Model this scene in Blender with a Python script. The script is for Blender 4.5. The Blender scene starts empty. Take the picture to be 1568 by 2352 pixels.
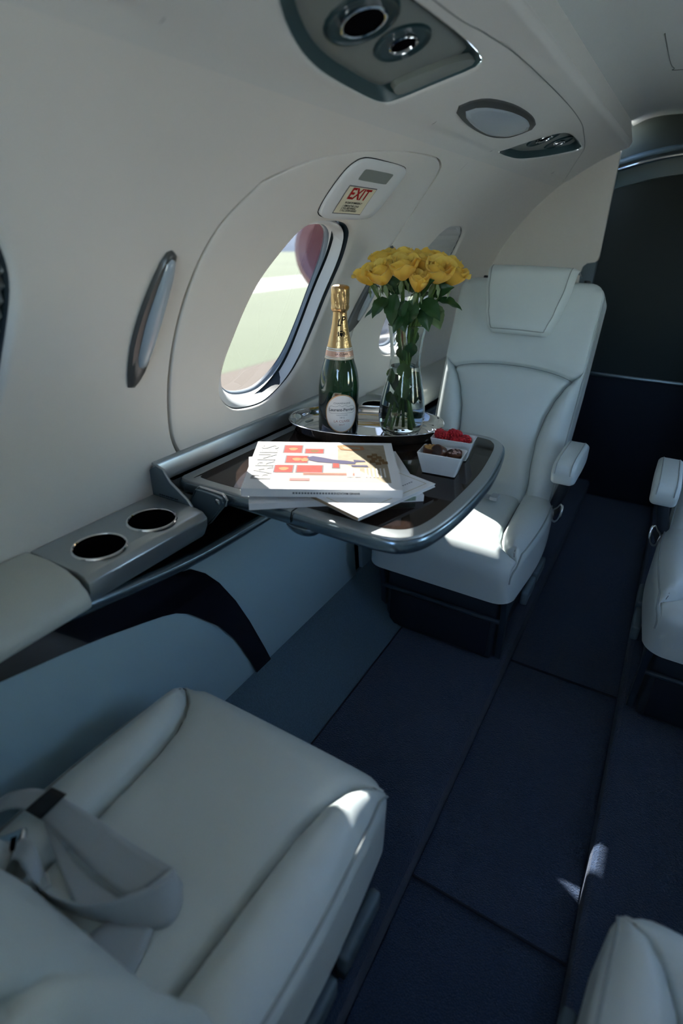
import bpy, bmesh, math, random
from mathutils import Vector, Matrix

# ------------------------------------------------------------------ camera, sky, sun, exposure
scene = bpy.context.scene
COL = scene.collection
PI = math.pi

FPX, IW, IH = 1270.0, 1568.0, 2352.0
YAW, PITCH, ROLL = math.radians(29.9), math.radians(27.0), math.radians(-1.06)
CAM = Vector((0.045, 0.0, 1.15))
_f = Vector((-math.sin(YAW) * math.cos(PITCH), math.cos(YAW) * math.cos(PITCH), -math.sin(PITCH)))
_r = Vector((math.cos(YAW), math.sin(YAW), 0.0))
_u = _r.cross(_f)
_r2 = _r * math.cos(ROLL) - _u * math.sin(ROLL)
_u2 = _u * math.cos(ROLL) + _r * math.sin(ROLL)
cam_data = bpy.data.cameras.new('camera')
cam_data.sensor_fit = 'VERTICAL'
cam_data.sensor_height = 36.0
cam_data.sensor_width = 24.0
cam_data.lens = FPX / IH * 36.0
cam_data.clip_start = 0.01
cam_data.clip_end = 2000.0
cam_data.dof.use_dof = True
cam_data.dof.focus_distance = 1.28
cam_data.dof.aperture_fstop = 2.2
cam = bpy.data.objects.new('camera', cam_data)
COL.objects.link(cam)
m = Matrix((_r2, _u2, -_f)).transposed().to_4x4()
m.translation = CAM
cam.matrix_world = m
scene.camera = cam

SUN_DIR = Vector((1.0, -0.955, -1.0)).normalized()      # direction the light travels
sun_data = bpy.data.lights.new('sun', 'SUN')
sun_data.energy = 90.0
sun_data.angle = math.radians(0.6)
sun_data.color = (1.0, 0.95, 0.88)
sun = bpy.data.objects.new('sun', sun_data)
sun.rotation_euler = SUN_DIR.to_track_quat('-Z', 'Y').to_euler()
sun.location = (-20, 21, 20)
COL.objects.link(sun)

world = bpy.data.worlds.new('sky')
scene.world = world
world.use_nodes = True
wn = world.node_tree
wn.nodes.clear()
wo = wn.nodes.new('ShaderNodeOutputWorld')
wb = wn.nodes.new('ShaderNodeBackground')
ws = wn.nodes.new('ShaderNodeTexSky')
ws.sky_type = 'NISHITA'
ws.sun_disc = False
ws.sun_elevation = math.radians(35)
ws.sun_rotation = math.atan2(-SUN_DIR.x, -SUN_DIR.y)
ws.air_density = 1.0
ws.dust_density = 0.6
ws.ozone_density = 1.0
wb.inputs['Strength'].default_value = 0.80
wn.links.new(ws.outputs['Color'], wb.inputs['Color'])
wn.links.new(wb.outputs['Background'], wo.inputs['Surface'])

scene.view_settings.view_transform = 'Standard'
scene.view_settings.look = 'None'
scene.view_settings.gamma = 1.0
scene.view_settings.use_curve_mapping = False
scene.view_settings.exposure = 1.22
scene.cycles.max_bounces = 8
scene.cycles.diffuse_bounces = 4
scene.cycles.glossy_bounces = 3
scene.cycles.transmission_bounces = 8
scene.cycles.transparent_max_bounces = 8
scene.cycles.use_adaptive_sampling = True
scene.cycles.adaptive_threshold = 0.12
scene.cycles.adaptive_min_samples = 16
scene.cycles.sample_clamp_indirect = 6.0
scene.cycles.caustics_reflective = False
scene.cycles.blur_glossy = 0.5
try:
    scene.cycles.use_denoising = True
except Exception:
    pass

# ------------------------------------------------------------------ materials
def new_mat(name):
    mt = bpy.data.materials.new(name)
    mt.use_nodes = True
    return mt, mt.node_tree, mt.node_tree.nodes['Principled BSDF']

def mat(name, col, rough=0.5, metal=0.0, bump=0.0, bscale=300.0, var=0.0, vscale=4.0, spec=0.5,
        coat=0.0, sheen=0.0, trans=0.0, ior=1.45, detail=3.0, sub=0.0, emit=None, bdist=.002):
    mt, nt, bs = new_mat(name)
    bs.inputs['Base Color'].default_value = (*col, 1)
    bs.inputs['Roughness'].default_value = rough
    bs.inputs['Metallic'].default_value = metal
    bs.inputs['IOR'].default_value = ior
    bs.inputs['Specular IOR Level'].default_value = spec
    bs.inputs['Coat Weight'].default_value = coat
    bs.inputs['Coat Roughness'].default_value = 0.04
    bs.inputs['Sheen Weight'].default_value = sheen
    bs.inputs['Transmission Weight'].default_value = trans
    bs.inputs['Subsurface Weight'].default_value = sub
    if emit:
        bs.inputs['Emission Color'].default_value = (*emit[:3], 1)
        bs.inputs['Emission Strength'].default_value = emit[3]
    tc = nt.nodes.new('ShaderNodeTexCoord')
    if var > 0:
        nz = nt.nodes.new('ShaderNodeTexNoise')
        nz.inputs['Scale'].default_value = vscale
        nz.inputs['Detail'].default_value = 4
        nt.links.new(tc.outputs['Object'], nz.inputs['Vector'])
        mx = nt.nodes.new('ShaderNodeMix')
        mx.data_type = 'RGBA'
        mx.inputs[6].default_value = tuple(c * (1 - var) for c in col) + (1,)
        mx.inputs[7].default_value = tuple(min(1, c * (1 + var)) for c in col) + (1,)
        nt.links.new(nz.outputs['Fac'], mx.inputs[0])
        nt.links.new(mx.outputs[2], bs.inputs['Base Color'])
    if bump > 0:
        nb = nt.nodes.new('ShaderNodeTexNoise')
        nb.inputs['Scale'].default_value = bscale
        nb.inputs['Detail'].default_value = detail
        nt.links.new(tc.outputs['Object'], nb.inputs['Vector'])
        bp = nt.nodes.new('ShaderNodeBump')
        bp.inputs['Strength'].default_value = bump
        bp.inputs['Distance'].default_value = bdist
        nt.links.new(nb.outputs['Fac'], bp.inputs['Height'])
        nt.links.new(bp.outputs['Normal'], bs.inputs['Normal'])
    return mt

M = {}
M['wall'] = mat('wall_shell', (0.745, 0.725, 0.675), 0.45, bump=0.04, bscale=900, var=0.015, vscale=3)
M['overhead'] = mat('overhead_shell', (0.69, 0.69, 0.655), 0.42, bump=0.03, bscale=900)
M['ceiling'] = mat('ceiling_cloth', (0.62, 0.65, 0.63), 0.75, bump=0.06, bscale=1200)
M['leather'] = mat('pale_leather', (0.62, 0.685, 0.675), 0.38, bump=0.10, bscale=700, var=0.03, vscale=7, detail=5)
M['leather_arm'] = mat('armrest_leather', (0.52, 0.55, 0.51), 0.42, bump=0.10, bscale=700, var=0.02)
M['lower'] = mat('lower_panel', (0.37, 0.53, 0.60), 0.55, bump=0.05, bscale=900)
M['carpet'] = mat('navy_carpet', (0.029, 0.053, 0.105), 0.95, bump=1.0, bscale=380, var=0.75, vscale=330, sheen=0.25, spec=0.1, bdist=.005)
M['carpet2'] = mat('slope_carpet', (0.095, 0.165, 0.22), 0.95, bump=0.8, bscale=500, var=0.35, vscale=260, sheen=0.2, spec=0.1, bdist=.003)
M['silver'] = mat('silver_paint', (0.42, 0.46, 0.47), 0.30, metal=0.75, bump=0.03, bscale=1500)
M['chrome'] = mat('chrome', (0.80, 0.81, 0.82), 0.06, metal=1.0)
M['bluebar'] = mat('satin_blue_bar', (0.22, 0.29, 0.33), 0.22, metal=0.8)
M['black'] = mat('black_plastic', (0.010, 0.012, 0.016), 0.4)
M['piano'] = mat('piano_black', (0.006, 0.006, 0.010), 0.08, coat=1.0)
M['void'] = mat('black_void', (0.004, 0.004, 0.005), 0.9, spec=0.0)
M['charcoal'] = mat('charcoal_plastic', (0.028, 0.036, 0.048), 0.5, bump=0.05, bscale=900)
M['slateplastic'] = mat('slate_plastic', (0.085, 0.125, 0.150), 0.42)
M['seatframe'] = mat('seat_frame_dark', (0.030, 0.048, 0.068), 0.4)
M['slatewall'] = mat('slate_wall', (0.017, 0.026, 0.026), 0.7, bump=0.1, bscale=900)
M['navywall'] = mat('navy_wall', (0.007, 0.012, 0.024), 0.75, bump=0.2, bscale=700)
M['psu'] = mat('teal_grey_plastic', (0.21, 0.235, 0.22), 0.45, bump=0.03, bscale=800)
M['psud'] = mat('dark_teal_plastic', (0.032, 0.070, 0.076), 0.35)
M['cupdark'] = mat('vent_cup_shade', (0.016, 0.045, 0.052), 0.35)
M['lens'] = mat('lamp_lens', (0.40, 0.46, 0.51), 0.22, spec=0.6, coat=0.4)
M['lampframe'] = mat('lamp_frame', (0.10, 0.105, 0.105), 0.35, metal=0.5)
M['seal'] = mat('grey_seal', (0.28, 0.34, 0.40), 0.35)
M['gasket'] = mat('dark_gasket', (0.020, 0.035, 0.045), 0.5)
M['frame'] = mat('window_frame_white', (0.74, 0.76, 0.76), 0.35)
M['shade'] = mat('pleated_shade', (0.56, 0.58, 0.57), 0.8)
M['stitch'] = mat('seam_thread', (0.16, 0.18, 0.18), 0.8)
M['piping'] = mat('leather_piping', (0.33, 0.37, 0.37), 0.45)
M['webbing'] = mat('belt_webbing', (0.42, 0.47, 0.50), 0.45, bump=0.3, bscale=900, sheen=0.3)
M['tablesilver'] = mat('table_rim_silver', (0.40, 0.43, 0.43), 0.33, metal=0.55, bump=0.03, bscale=1500)
M['gold'] = mat('gold_foil', (0.72, 0.47, 0.22), 0.28, metal=1.0, bump=0.35, bscale=160)
M['golddark'] = mat('gold_line', (0.55, 0.36, 0.14), 0.35, metal=0.8)
M['label'] = mat('cream_label', (0.86, 0.85, 0.83), 0.5)
M['rosegold'] = mat('rose_gold_band', (0.70, 0.43, 0.32), 0.4, metal=0.4)
M['inkblack'] = mat('black_ink', (0.015, 0.013, 0.012), 0.5)
M['inkgrey'] = mat('grey_ink', (0.16, 0.17, 0.18), 0.6)
M['inkred'] = mat('red_ink', (0.40, 0.022, 0.02), 0.5)
M['inkpink'] = mat('pinkish_ink', (0.45, 0.20, 0.18), 0.6)
M['exitcream'] = mat('placard_cream', (0.78, 0.74, 0.55), 0.5)
M['porcelain'] = mat('white_porcelain', (0.80, 0.82, 0.82), 0.12, spec=0.6, coat=0.3)
M['raspberry'] = mat('raspberry_red', (0.55, 0.016, 0.028), 0.30, bump=0.15, bscale=900, sub=0.1)
M['choc'] = mat('milk_chocolate', (0.085, 0.030, 0.016), 0.32)
M['chocdark'] = mat('dark_chocolate', (0.028, 0.011, 0.009), 0.42, bump=0.8, bscale=600)
M['caramel'] = mat('caramel_crumb', (0.62, 0.34, 0.10), 0.5, bump=0.8, bscale=500)
M['sprinkle'] = mat('pale_sprinkle', (0.55, 0.38, 0.34), 0.5)
M['stem'] = mat('stem_green', (0.085, 0.17, 0.035), 0.45)
M['leaf'] = mat('leaf_green', (0.022, 0.075, 0.022), 0.38, bump=0.25, bscale=120, var=0.3, vscale=30)
M['leaf2'] = mat('leaf_pale_green', (0.10, 0.17, 0.065), 0.45, bump=0.2, bscale=120, var=0.2, vscale=30)
M['sepal'] = mat('sepal_green', (0.15, 0.22, 0.10), 0.5)
M['paper'] = mat('white_paper', (0.84, 0.84, 0.83), 0.45)
M['pages'] = mat('page_edges', (0.66, 0.67, 0.68), 0.7, bump=0.3, bscale=1500)
M['photo_bg'] = mat('print_pale', (0.44, 0.37, 0.325), 0.4, var=0.06, vscale=30)
M['print_beige'] = mat('print_beige', (0.36, 0.30, 0.21), 0.4, var=0.25, vscale=60)
M['print_brown'] = mat('print_brown', (0.19, 0.11, 0.045), 0.4)
M['print_red'] = mat('print_red', (0.36, 0.065, 0.050), 0.4, var=0.3, vscale=90)
M['print_dark'] = mat('print_navy', (0.08, 0.075, 0.13), 0.4)
M['print_skin'] = mat('print_orange', (0.45, 0.20, 0.09), 0.4)
M['print_white'] = mat('print_white', (0.86, 0.85, 0.83), 0.4)
M['print_letter'] = mat('print_letter', (0.34, 0.335, 0.32), 0.4)
M['print_green'] = mat('print_foliage', (0.30, 0.38, 0.30), 0.6, var=0.5, vscale=150)
M['print_gold'] = mat('print_gold_line', (0.42, 0.33, 0.14), 0.4)
M['spinebrown'] = mat('print_spine_tan', (0.42, 0.31, 0.20), 0.5, var=0.3, vscale=60)
M['concrete'] = mat('apron_concrete', (0.125, 0.10, 0.078), 0.9, var=0.08, vscale=0.3)
M['bounce_ground'] = mat('bounce_grey', (0.175, 0.195, 0.205), 0.9, var=0.08, vscale=0.3)
M['grass'] = mat('far_grass', (0.155, 0.19, 0.12), 0.95, var=0.25, vscale=0.15)
M['runway'] = mat('runway_pale', (0.38, 0.38, 0.38), 0.9)
M['hill'] = mat('hazy_hill', (0.11, 0.16, 0.24), 1.0, var=0.1, vscale=0.02)
M['nacelle'] = mat('hazed_red_paint', (0.62, 0.36, 0.39), 0.25, coat=0.5)  # red paint paled to pink, window haze put into the colour
M['wing'] = mat('white_paint', (0.60, 0.61, 0.63), 0.3)

for _k in ('paper', 'photo_bg', 'print_beige', 'print_brown', 'print_red', 'print_dark', 'print_skin', 'print_white', 'print_letter', 'print_green', 'print_gold', 'spinebrown', 'inkgrey', 'inkpink', 'inkred', 'inkblack'):
    _b = M[_k].node_tree.nodes['Principled BSDF']
    _b.inputs['Specular IOR Level'].default_value = 0.06
    _b.inputs['Roughness'].default_value = 0.75

# dark glossy veneer of the table
def veneer():
    mt, nt, bs = new_mat('gloss_veneer')
    tc = nt.nodes.new('ShaderNodeTexCoord')
    mp = nt.nodes.new('ShaderNodeMapping')
    mp.inputs['Scale'].default_value = (60, 4, 1)
    nz = nt.nodes.new('ShaderNodeTexNoise')
    nz.inputs['Scale'].default_value = 3.0
    nz.inputs['Detail'].default_value = 6
    cr = nt.nodes.new('ShaderNodeValToRGB')
    cr.color_ramp.elements[0].position = 0.3
    cr.color_ramp.elements[0].color = (0.010, 0.008, 0.008, 1)
    cr.color_ramp.elements[1].position = 0.75
    cr.color_ramp.elements[1].color = (0.034, 0.020, 0.014, 1)
    nt.links.new(tc.outputs['Object'], mp.inputs['Vector'])
    nt.links.new(mp.outputs['Vector'], nz.inputs['Vector'])
    nt.links.new(nz.outputs['Fac'], cr.inputs['Fac'])
    nt.links.new(cr.outputs['Color'], bs.inputs['Base Color'])
    bs.inputs['Roughness'].default_value = 0.05
    bs.inputs['Specular IOR Level'].default_value = 0.20
    return mt
M['veneer'] = veneer()

def thin_glass(name, tint, refl=0.07):
    mt = bpy.data.materials.new(name)
    mt.use_nodes = True
    nt = mt.node_tree
    nt.nodes.clear()
    out = nt.nodes.new('ShaderNodeOutputMaterial')
    tr = nt.nodes.new('ShaderNodeBsdfTransparent')
    tr.inputs['Color'].default_value = (*tint, 1)
    gl = nt.nodes.new('ShaderNodeBsdfGlossy')
    gl.inputs['Roughness'].default_value = 0.02
    mx = nt.nodes.new('ShaderNodeMixShader')
    mx.inputs['Fac'].default_value = refl
    nt.links.new(tr.outputs[0], mx.inputs[1])
    nt.links.new(gl.outputs[0], mx.inputs[2])
    nt.links.new(mx.outputs[0], out.inputs['Surface'])
    return mt
M['pane'] = thin_glass('tinted_pane', (0.070, 0.0725, 0.075), 0.035)
M['clearpane'] = thin_glass('clear_pane', (0.92, 0.93, 0.93), 0.05)
M['vaseglass'] = mat('clear_glass', (0.97, 1.0, 0.98), 0.0, trans=1.0, ior=1.30)
M['water'] = mat('vase_water', (0.93, 0.98, 0.95), 0.0, trans=1.0, ior=1.15)

def bottle_glass():
    mt, nt, bs = new_mat('bottle_green_glass')
    tc = nt.nodes.new('ShaderNodeTexCoord')
    sp = nt.nodes.new('ShaderNodeSeparateXYZ')
    cr = nt.nodes.new('ShaderNodeValToRGB')
    cr.color_ramp.elements[0].position = 0.098
    cr.color_ramp.elements[0].color = (0.003, 0.008, 0.007, 1)
    cr.color_ramp.elements[1].position = 0.103
    cr.color_ramp.elements[1].color = (0.006, 0.035, 0.010, 1)
    nt.links.new(tc.outputs['Object'], sp.inputs[0])
    nt.links.new(sp.outputs['Z'], cr.inputs['Fac'])
    nt.links.new(cr.outputs['Color'], bs.inputs['Base Color'])
    bs.inputs['Roughness'].default_value = 0.04
    bs.inputs['Specular IOR Level'].default_value = 0.6
    bs.inputs['Coat Weight'].default_value = 0.6
    bs.inputs['Coat Roughness'].default_value = 0.02
    return mt
M['bottle'] = bottle_glass()

def petal_mat():
    mt, nt, bs = new_mat('rose_yellow')
    tc = nt.nodes.new('ShaderNodeTexCoord')
    sp = nt.nodes.new('ShaderNodeSeparateXYZ')
    cr = nt.nodes.new('ShaderNodeValToRGB')
    e = cr.color_ramp.elements
    e[0].position = 0.0
    e[0].color = (0.97, 0.60, 0.025, 1)
    e[1].position = 0.05
    e[1].color = (1.0, 0.84, 0.22, 1)
    nt.links.new(tc.outputs['Object'], sp.inputs[0])
    nt.links.new(sp.outputs['Z'], cr.inputs['Fac'])
    nt.links.new(cr.outputs['Color'], bs.inputs['Base Color'])
    bs.inputs['Roughness'].default_value = 0.55
    bs.inputs['Sheen Weight'].default_value = 0.2
    # light also shines through the petals
    tl = nt.nodes.new('ShaderNodeBsdfTranslucent')
    tl.inputs['Color'].default_value = (0.95, 0.62, 0.06, 1)
    mx = nt.nodes.new('ShaderNodeMixShader')
    mx.inputs['Fac'].default_value = 0.36
    out = nt.nodes['Material Output']
    nt.links.new(bs.outputs[0], mx.inputs[1])
    nt.links.new(tl.outputs[0], mx.inputs[2])
    nt.links.new(mx.outputs[0], out.inputs['Surface'])
    return mt
M['petal'] = petal_mat()

# ------------------------------------------------------------------ object helpers
def link(name, me, material=None, parent=None, smooth=True):
    if material is not None and not me.materials:
        me.materials.append(M[material] if isinstance(material, str) else material)
    if smooth:
        for p in me.polygons:
            p.use_smooth = True
    o = bpy.data.objects.new(name, me)
    COL.objects.link(o)
    if parent is not None:
        o.parent = parent
    return o

def mobj(name, verts, faces, material, parent=None, smooth=True, sharp=None):
    me = bpy.data.meshes.new(name)
    me.from_pydata([tuple(v) for v in verts], [], faces)
    me.validate()
    me.update()
    o = link(name, me, material, parent, smooth)
    if sharp is not None:
        mark_sharp(me, sharp)
    return o

def mark_sharp(me, deg):
    bm = bmesh.new()
    bm.from_mesh(me)
    a = math.radians(deg)
    for e in bm.edges:
        if len(e.link_faces) == 2 and e.calc_face_angle(0) > a:
            e.smooth = False
    bm.to_mesh(me)
    bm.free()

def bmobj(name, bm, material, parent=None, smooth=True, sharp=None):
    bmesh.ops.recalc_face_normals(bm, faces=bm.faces)
    me = bpy.data.meshes.new(name)
    bm.to_mesh(me)
    bm.free()
    o = link(name, me, material, parent, smooth)
    if sharp is not None:
        mark_sharp(me, sharp)
    return o

def empty(name, loc=(0, 0, 0), rz=0.0):
    o = bpy.data.objects.new(name, None)
    o.location = loc
    o.rotation_euler = (0, 0, rz)
    o.empty_display_size = 0.05
    COL.objects.link(o)
    return o

def tag(o, label=None, cat=None, group=None, kind=None):
    if label: o['label'] = label
    if cat: o['category'] = cat
    if group: o['group'] = group
    if kind: o['kind'] = kind
    return o

def copy_tree(o, parent=None):
    c = o.copy()
    COL.objects.link(c)
    c.parent = parent
    for ch in list(o.children):
        copy_tree(ch, c)
    return c

def box_bm(x0, x1, y0, y1, z0, z1, bev=0.0, seg=2, bm=None):
    own = bmesh.new()
    bmesh.ops.create_cube(own, size=1.0)
    for v in own.verts:
        v.co = Vector((x0 + (v.co.x + .5) * (x1 - x0), y0 + (v.co.y + .5) * (y1 - y0), z0 + (v.co.z + .5) * (z1 - z0)))
    if bev > 0:
        bmesh.ops.bevel(own, geom=list(own.edges), offset=bev, segments=seg, profile=0.5, affect='EDGES')
    if bm is None:
        return own
    me = bpy.data.meshes.new('tmp')
    own.to_mesh(me); own.free()
    bm.from_mesh(me); bpy.data.meshes.remove(me)
    return bm

def box(name, x0, x1, y0, y1, z0, z1, material, parent=None, bev=0.003, seg=2):
    return bmobj(name, box_bm(x0, x1, y0, y1, z0, z1, bev, seg), material, parent, True, 40)

def prism(name, poly, a0, a1, axis, material, parent=None, bev=0.0, seg=2, smooth=True):
    """poly: list of 2D points; axis 'y': points are (x,z) extruded a0..a1 along y; 'x': (y,z); 'z': (x,y)."""
    def P(p, a):
        if axis == 'y': return (p[0], a, p[1])
        if axis == 'x': return (a, p[0], p[1])
        return (p[0], p[1], a)
    bm = bmesh.new()
    A = [bm.verts.new(P(p, a0)) for p in poly]
    B = [bm.verts.new(P(p, a1)) for p in poly]
    n = len(poly)
    bm.faces.new(A)
    bm.faces.new(B[::-1])
    for i in range(n):
        bm.faces.new((A[i], B[i], B[(i + 1) % n], A[(i + 1) % n]))
    bmesh.ops.recalc_face_normals(bm, faces=bm.faces)
    if bev > 0:
        es = [e for e in bm.edges if len(e.link_faces) == 2 and e.calc_face_angle(0) > 0.6]
        bmesh.ops.bevel(bm, geom=es, offset=bev, segments=seg, profile=0.5, affect='EDGES')
    return bmobj(name, bm, material, parent, smooth, 35)

def lathe(name, prof, material, parent=None, n=48, sharp=35, closed=False):
    vs, fs = [], []
    k = len(prof)
    for i in range(n):
        a = 2 * PI * i / n
        for (r, z) in prof:
            vs.append((r * math.cos(a), r * math.sin(a), z))
    for i in range(n):
        j = (i + 1) % n
        for q in range(k - 1 + (1 if closed else 0)):
            q2 = (q + 1) % k
            fs.append((i * k + q, j * k + q, j * k + q2, i * k + q2))
    me = bpy.data.meshes.new(name)
    me.from_pydata(vs, [], fs)
    bm = bmesh.new(); bm.from_mesh(me)
    bmesh.ops.remove_doubles(bm, verts=bm.verts, dist=1e-6)
    bmesh.ops.recalc_face_normals(bm, faces=bm.faces)
    bm.to_mesh(me); bm.free()
    o = link(name, me, material, parent)
    mark_sharp(me, sharp)
    return o

def catmull(pts, n, closed=False):
    pts = [Vector(p) for p in pts]
    m_ = len(pts)
    segs = m_ if closed else m_ - 1
    out = []
    for i in range(n):
        t = i / n * segs if closed else i / (n - 1) * segs
        k = min(int(t), segs - 1)
        f = t - k
        if closed:
            p0, p1, p2, p3 = (pts[(k + d) % m_] for d in (-1, 0, 1, 2))
        else:
            p1, p2 = pts[k], pts[k + 1]
            p0 = pts[k - 1] if k > 0 else p1 * 2 - p2
            p3 = pts[k + 2] if k + 2 < m_ else p2 * 2 - p1
        out.append(0.5 * ((2 * p1) + (p2 - p0) * f + (2 * p0 - 5 * p1 + 4 * p2 - p3) * f * f + (3 * p1 - p0 - 3 * p2 + p3) * f ** 3))
    return out

def tube_data(path, rad, n=8, squash=1.0, caps=True):
    path = [Vector(p) for p in path]
    vs, fs = [], []
    up = Vector((0, 0, 1))
    k = len(path)
    prev = None
    for i, p in enumerate(path):
        t = (path[min(i + 1, k - 1)] - path[max(i - 1, 0)]).normalized()
        s = t.cross(up)
        if s.length < 1e-3:
            s = prev if prev is not None else Vector((1, 0, 0))
        s.normalize()
        if prev is not None and s.dot(prev) < 0: s = -s
        prev = s
        w = s.cross(t).normalized()
        r = rad[i] if isinstance(rad, (list, tuple)) else rad
        for j in range(n):
            a = 2 * PI * j / n
            vs.append(p + s * (r * math.cos(a)) + w * (r * squash * math.sin(a)))
    for i in range(k - 1):
        for j in range(n):
            j2 = (j + 1) % n
            fs.append((i * n + j, i * n + j2, (i + 1) * n + j2, (i + 1) * n + j))
    if caps:
        fs.append(tuple(range(n))[::-1])
        fs.append(tuple((k - 1) * n + j for j in range(n)))
    return vs, fs

def tube(name, path, rad, material, parent=None, n=8, squash=1.0):
    vs, fs = tube_data(path, rad, n, squash)
    return mobj(name, vs, fs, material, parent, True, 50)

def interp(tab, x):
    if x <= tab[0][0]: return tab[0][1]
    for (a, va), (b, vb) in zip(tab, tab[1:]):
        if x <= b:
            f = (x - a) / (b - a)
            f = f * f * (3 - 2 * f) * 0.5 + f * 0.5
            return va + (vb - va) * f
    return tab[-1][1]

def text_data(body, size, align='CENTER', shear=0.0, sx=1.0, bold=0.0):
    cu = bpy.data.curves.new('t', 'FONT')
    cu.body = body
    cu.size = size
    cu.align_x = align
    cu.align_y = 'CENTER'
    cu.shear = shear
    cu.offset = bold
    cu.resolution_u = 3
    ob = bpy.data.objects.new('t', cu)
    COL.objects.link(ob)
    dg = bpy.context.evaluated_depsgraph_get()
    me = bpy.data.meshes.new_from_object(ob.evaluated_get(dg))
    vs = [(v.co.x * sx, v.co.y) for v in me.vertices]
    fs = [tuple(p.vertices) for p in me.polygons]
    bpy.data.objects.remove(ob)
    bpy.data.curves.remove(cu)
    bpy.data.meshes.remove(me)
    return vs, fs

# ------------------------------------------------------------------ cabin shell (round fuselage section)
R0, ZC = 0.755, 0.72
KA = R0 * PI / 180.0            # metres of arc per degree
Y0, Y1 = -0.55, 2.5             # cabin shell runs from behind the camera to the aft partition

def S(th, y, r=R0):
    t = math.radians(th)
    return Vector((-r * math.cos(t), y, ZC + r * math.sin(t)))

def dense(outline, n=240):
    return [(p.x, p.y) for p in catmull([(a, b, 0) for a, b in outline], n, True)]

def rad_of(outline, c, angles):
    """outline [(y,theta)] as radius (in metres of arc) per angle around c."""
    pl = [((y - c[0]), (t - c[1]) * KA) for y, t in outline]
    tab = sorted((math.atan2(b, a) % (2 * PI), math.hypot(a, b)) for a, b in pl)
    tab = [(tab[-1][0] - 2 * PI, tab[-1][1])] + tab + [(tab[0][0] + 2 * PI, tab[0][1])]
    out = []
    k = 0
    for an in angles:
        a = an % (2 * PI)
        k = max(i for i in range(len(tab)) if tab[i][0] <= a + 1e-12)
        k = min(k, len(tab) - 2)
        (a0, r0), (a1, r1) = tab[k], tab[k + 1]
        out.append(r0 + (r1 - r0) * ((a - a0) / (a1 - a0) if a1 > a0 else 0))
    return out

def rect_setup(c, rect, n=128):
    y0, y1, t0, t1 = rect
    hs = [(y - c[0], (t - c[1]) * KA) for y in (y0, y1) for t in (t0, t1)]
    ang = [2 * PI * i / n for i in range(n)]
    for (a, b) in hs:
        an = math.atan2(b, a) % (2 * PI)
        k = min(range(n), key=lambda i: abs(((ang[i] - an + PI) % (2 * PI)) - PI))
        ang[k] = an
    rr = []
    for an in ang:
        ca, sa = math.cos(an), math.sin(an)
        best = 1e9
        if ca > 1e-9: best = min(best, (y1 - c[0]) / ca)
        if ca < -1e-9: best = min(best, (y0 - c[0]) / ca)
        if sa > 1e-9: best = min(best, (t1 - c[1]) * KA / sa)
        if sa < -1e-9: best = min(best, (t0 - c[1]) * KA / sa)
        rr.append(best)
    return ang, rr

class Shell:
    def __init__(self):
        self.v, self.f = [], []
    def ring_stage(self, c, ang, rad, r):
        base = len(self.v)
        for a, q in zip(ang, rad):
            y = c[0] + q * math.cos(a)
            t = c[1] + q * math.sin(a) / KA
            self.v.append(S(t, y, r(t, y) if callable(r) else r))
        return base
    def rings(self, c, ang, stages):
        prev = None
        n = len(ang)
        for rad, r in stages:
            b = self.ring_stage(c, ang, rad, r)
            if prev is not None:
                for i in range(n):
                    j = (i + 1) % n
                    self.f.append((prev + i, prev + j, b + j, b + i))
            prev = b
        return prev
    def cap(self, base, n):
        self.f.append(tuple(range(base, base + n)))
    def grid(self, ys, ths, r):
        base = len(self.v)
        for y in ys:
            for t in ths:
                self.v.append(S(t, y, r(t, y) if callable(r) else r))
        k = len(ths)
        for i in range(len(ys) - 1):
            for j in range(k - 1):
                self.f.append((base + i * k + j, base + i * k + j + 1, base + (i + 1) * k + j + 1, base + (i + 1) * k + j))
    def obj(self, name, material, parent=None, sharp=None, mirror=False):
        vs = [Vector((-p.x, p.y, p.z)) for p in self.v] if mirror else self.v
        return mobj(name, vs, self.f, material, parent, True, sharp)

def lin(a, b, n):
    return [a + (b - a) * i / (n - 1) for i in range(n)]

def mixr(A, B, t):
    return [a + (b - a) * t for a, b in zip(A, B)]

def scl(A, s):
    return [a * s for a in A]

WIN = [(.856, 10.4), (.866, 14.5), (.884, 18.5), (.915, 25.8), (.95, 30.6), (.983, 34.2), (1.02, 35.7), (1.065, 36.0), (1.112, 36.0),
       (1.165, 35.2), (1.203, 33.1), (1.226, 28.2), (1.216, 20.8), (1.196, 15.5), (1.160, 10.6), (1.104, 7.1), (1.018, 4.7),
       (.923, 5.2), (.874, 7.4)]
WC = (1.045, 20.5)
HATCH = [(.755, .6), (.80, -1.5), (1.0, -2.0), (1.3, -2.0), (1.365, 0), (1.388, 6), (1.40, 15), (1.42, 25), (1.432, 35), (1.427, 40.3),
         (1.398, 46.4), (1.357, 48.6), (1.289, 49.2), (1.15, 48.7), (1.0, 47.0), (.9, 44.8), (.816, 41.5), (.792, 39.6),
         (.751, 34.4), (.73, 27.4), (.719, 18.4), (.717, 10.8), (.725, 4.5)]
WOFF = {1: -0.80, 2: 0.0, 3: 0.735}
TH0, TH1 = -6.0, 51.0

def shift(o, d): return [(y + d, t) for y, t in o]

def window_stages(win):
    return [(scl(win, 1.07), R0), (scl(win, 1.035), R0), (scl(win, 1.015), R0 + .0012), (scl(win, 1.0), R0 + .0045), (scl(win, .992), R0 + .010), (scl(win, .992), R0 + .0115)]

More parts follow.
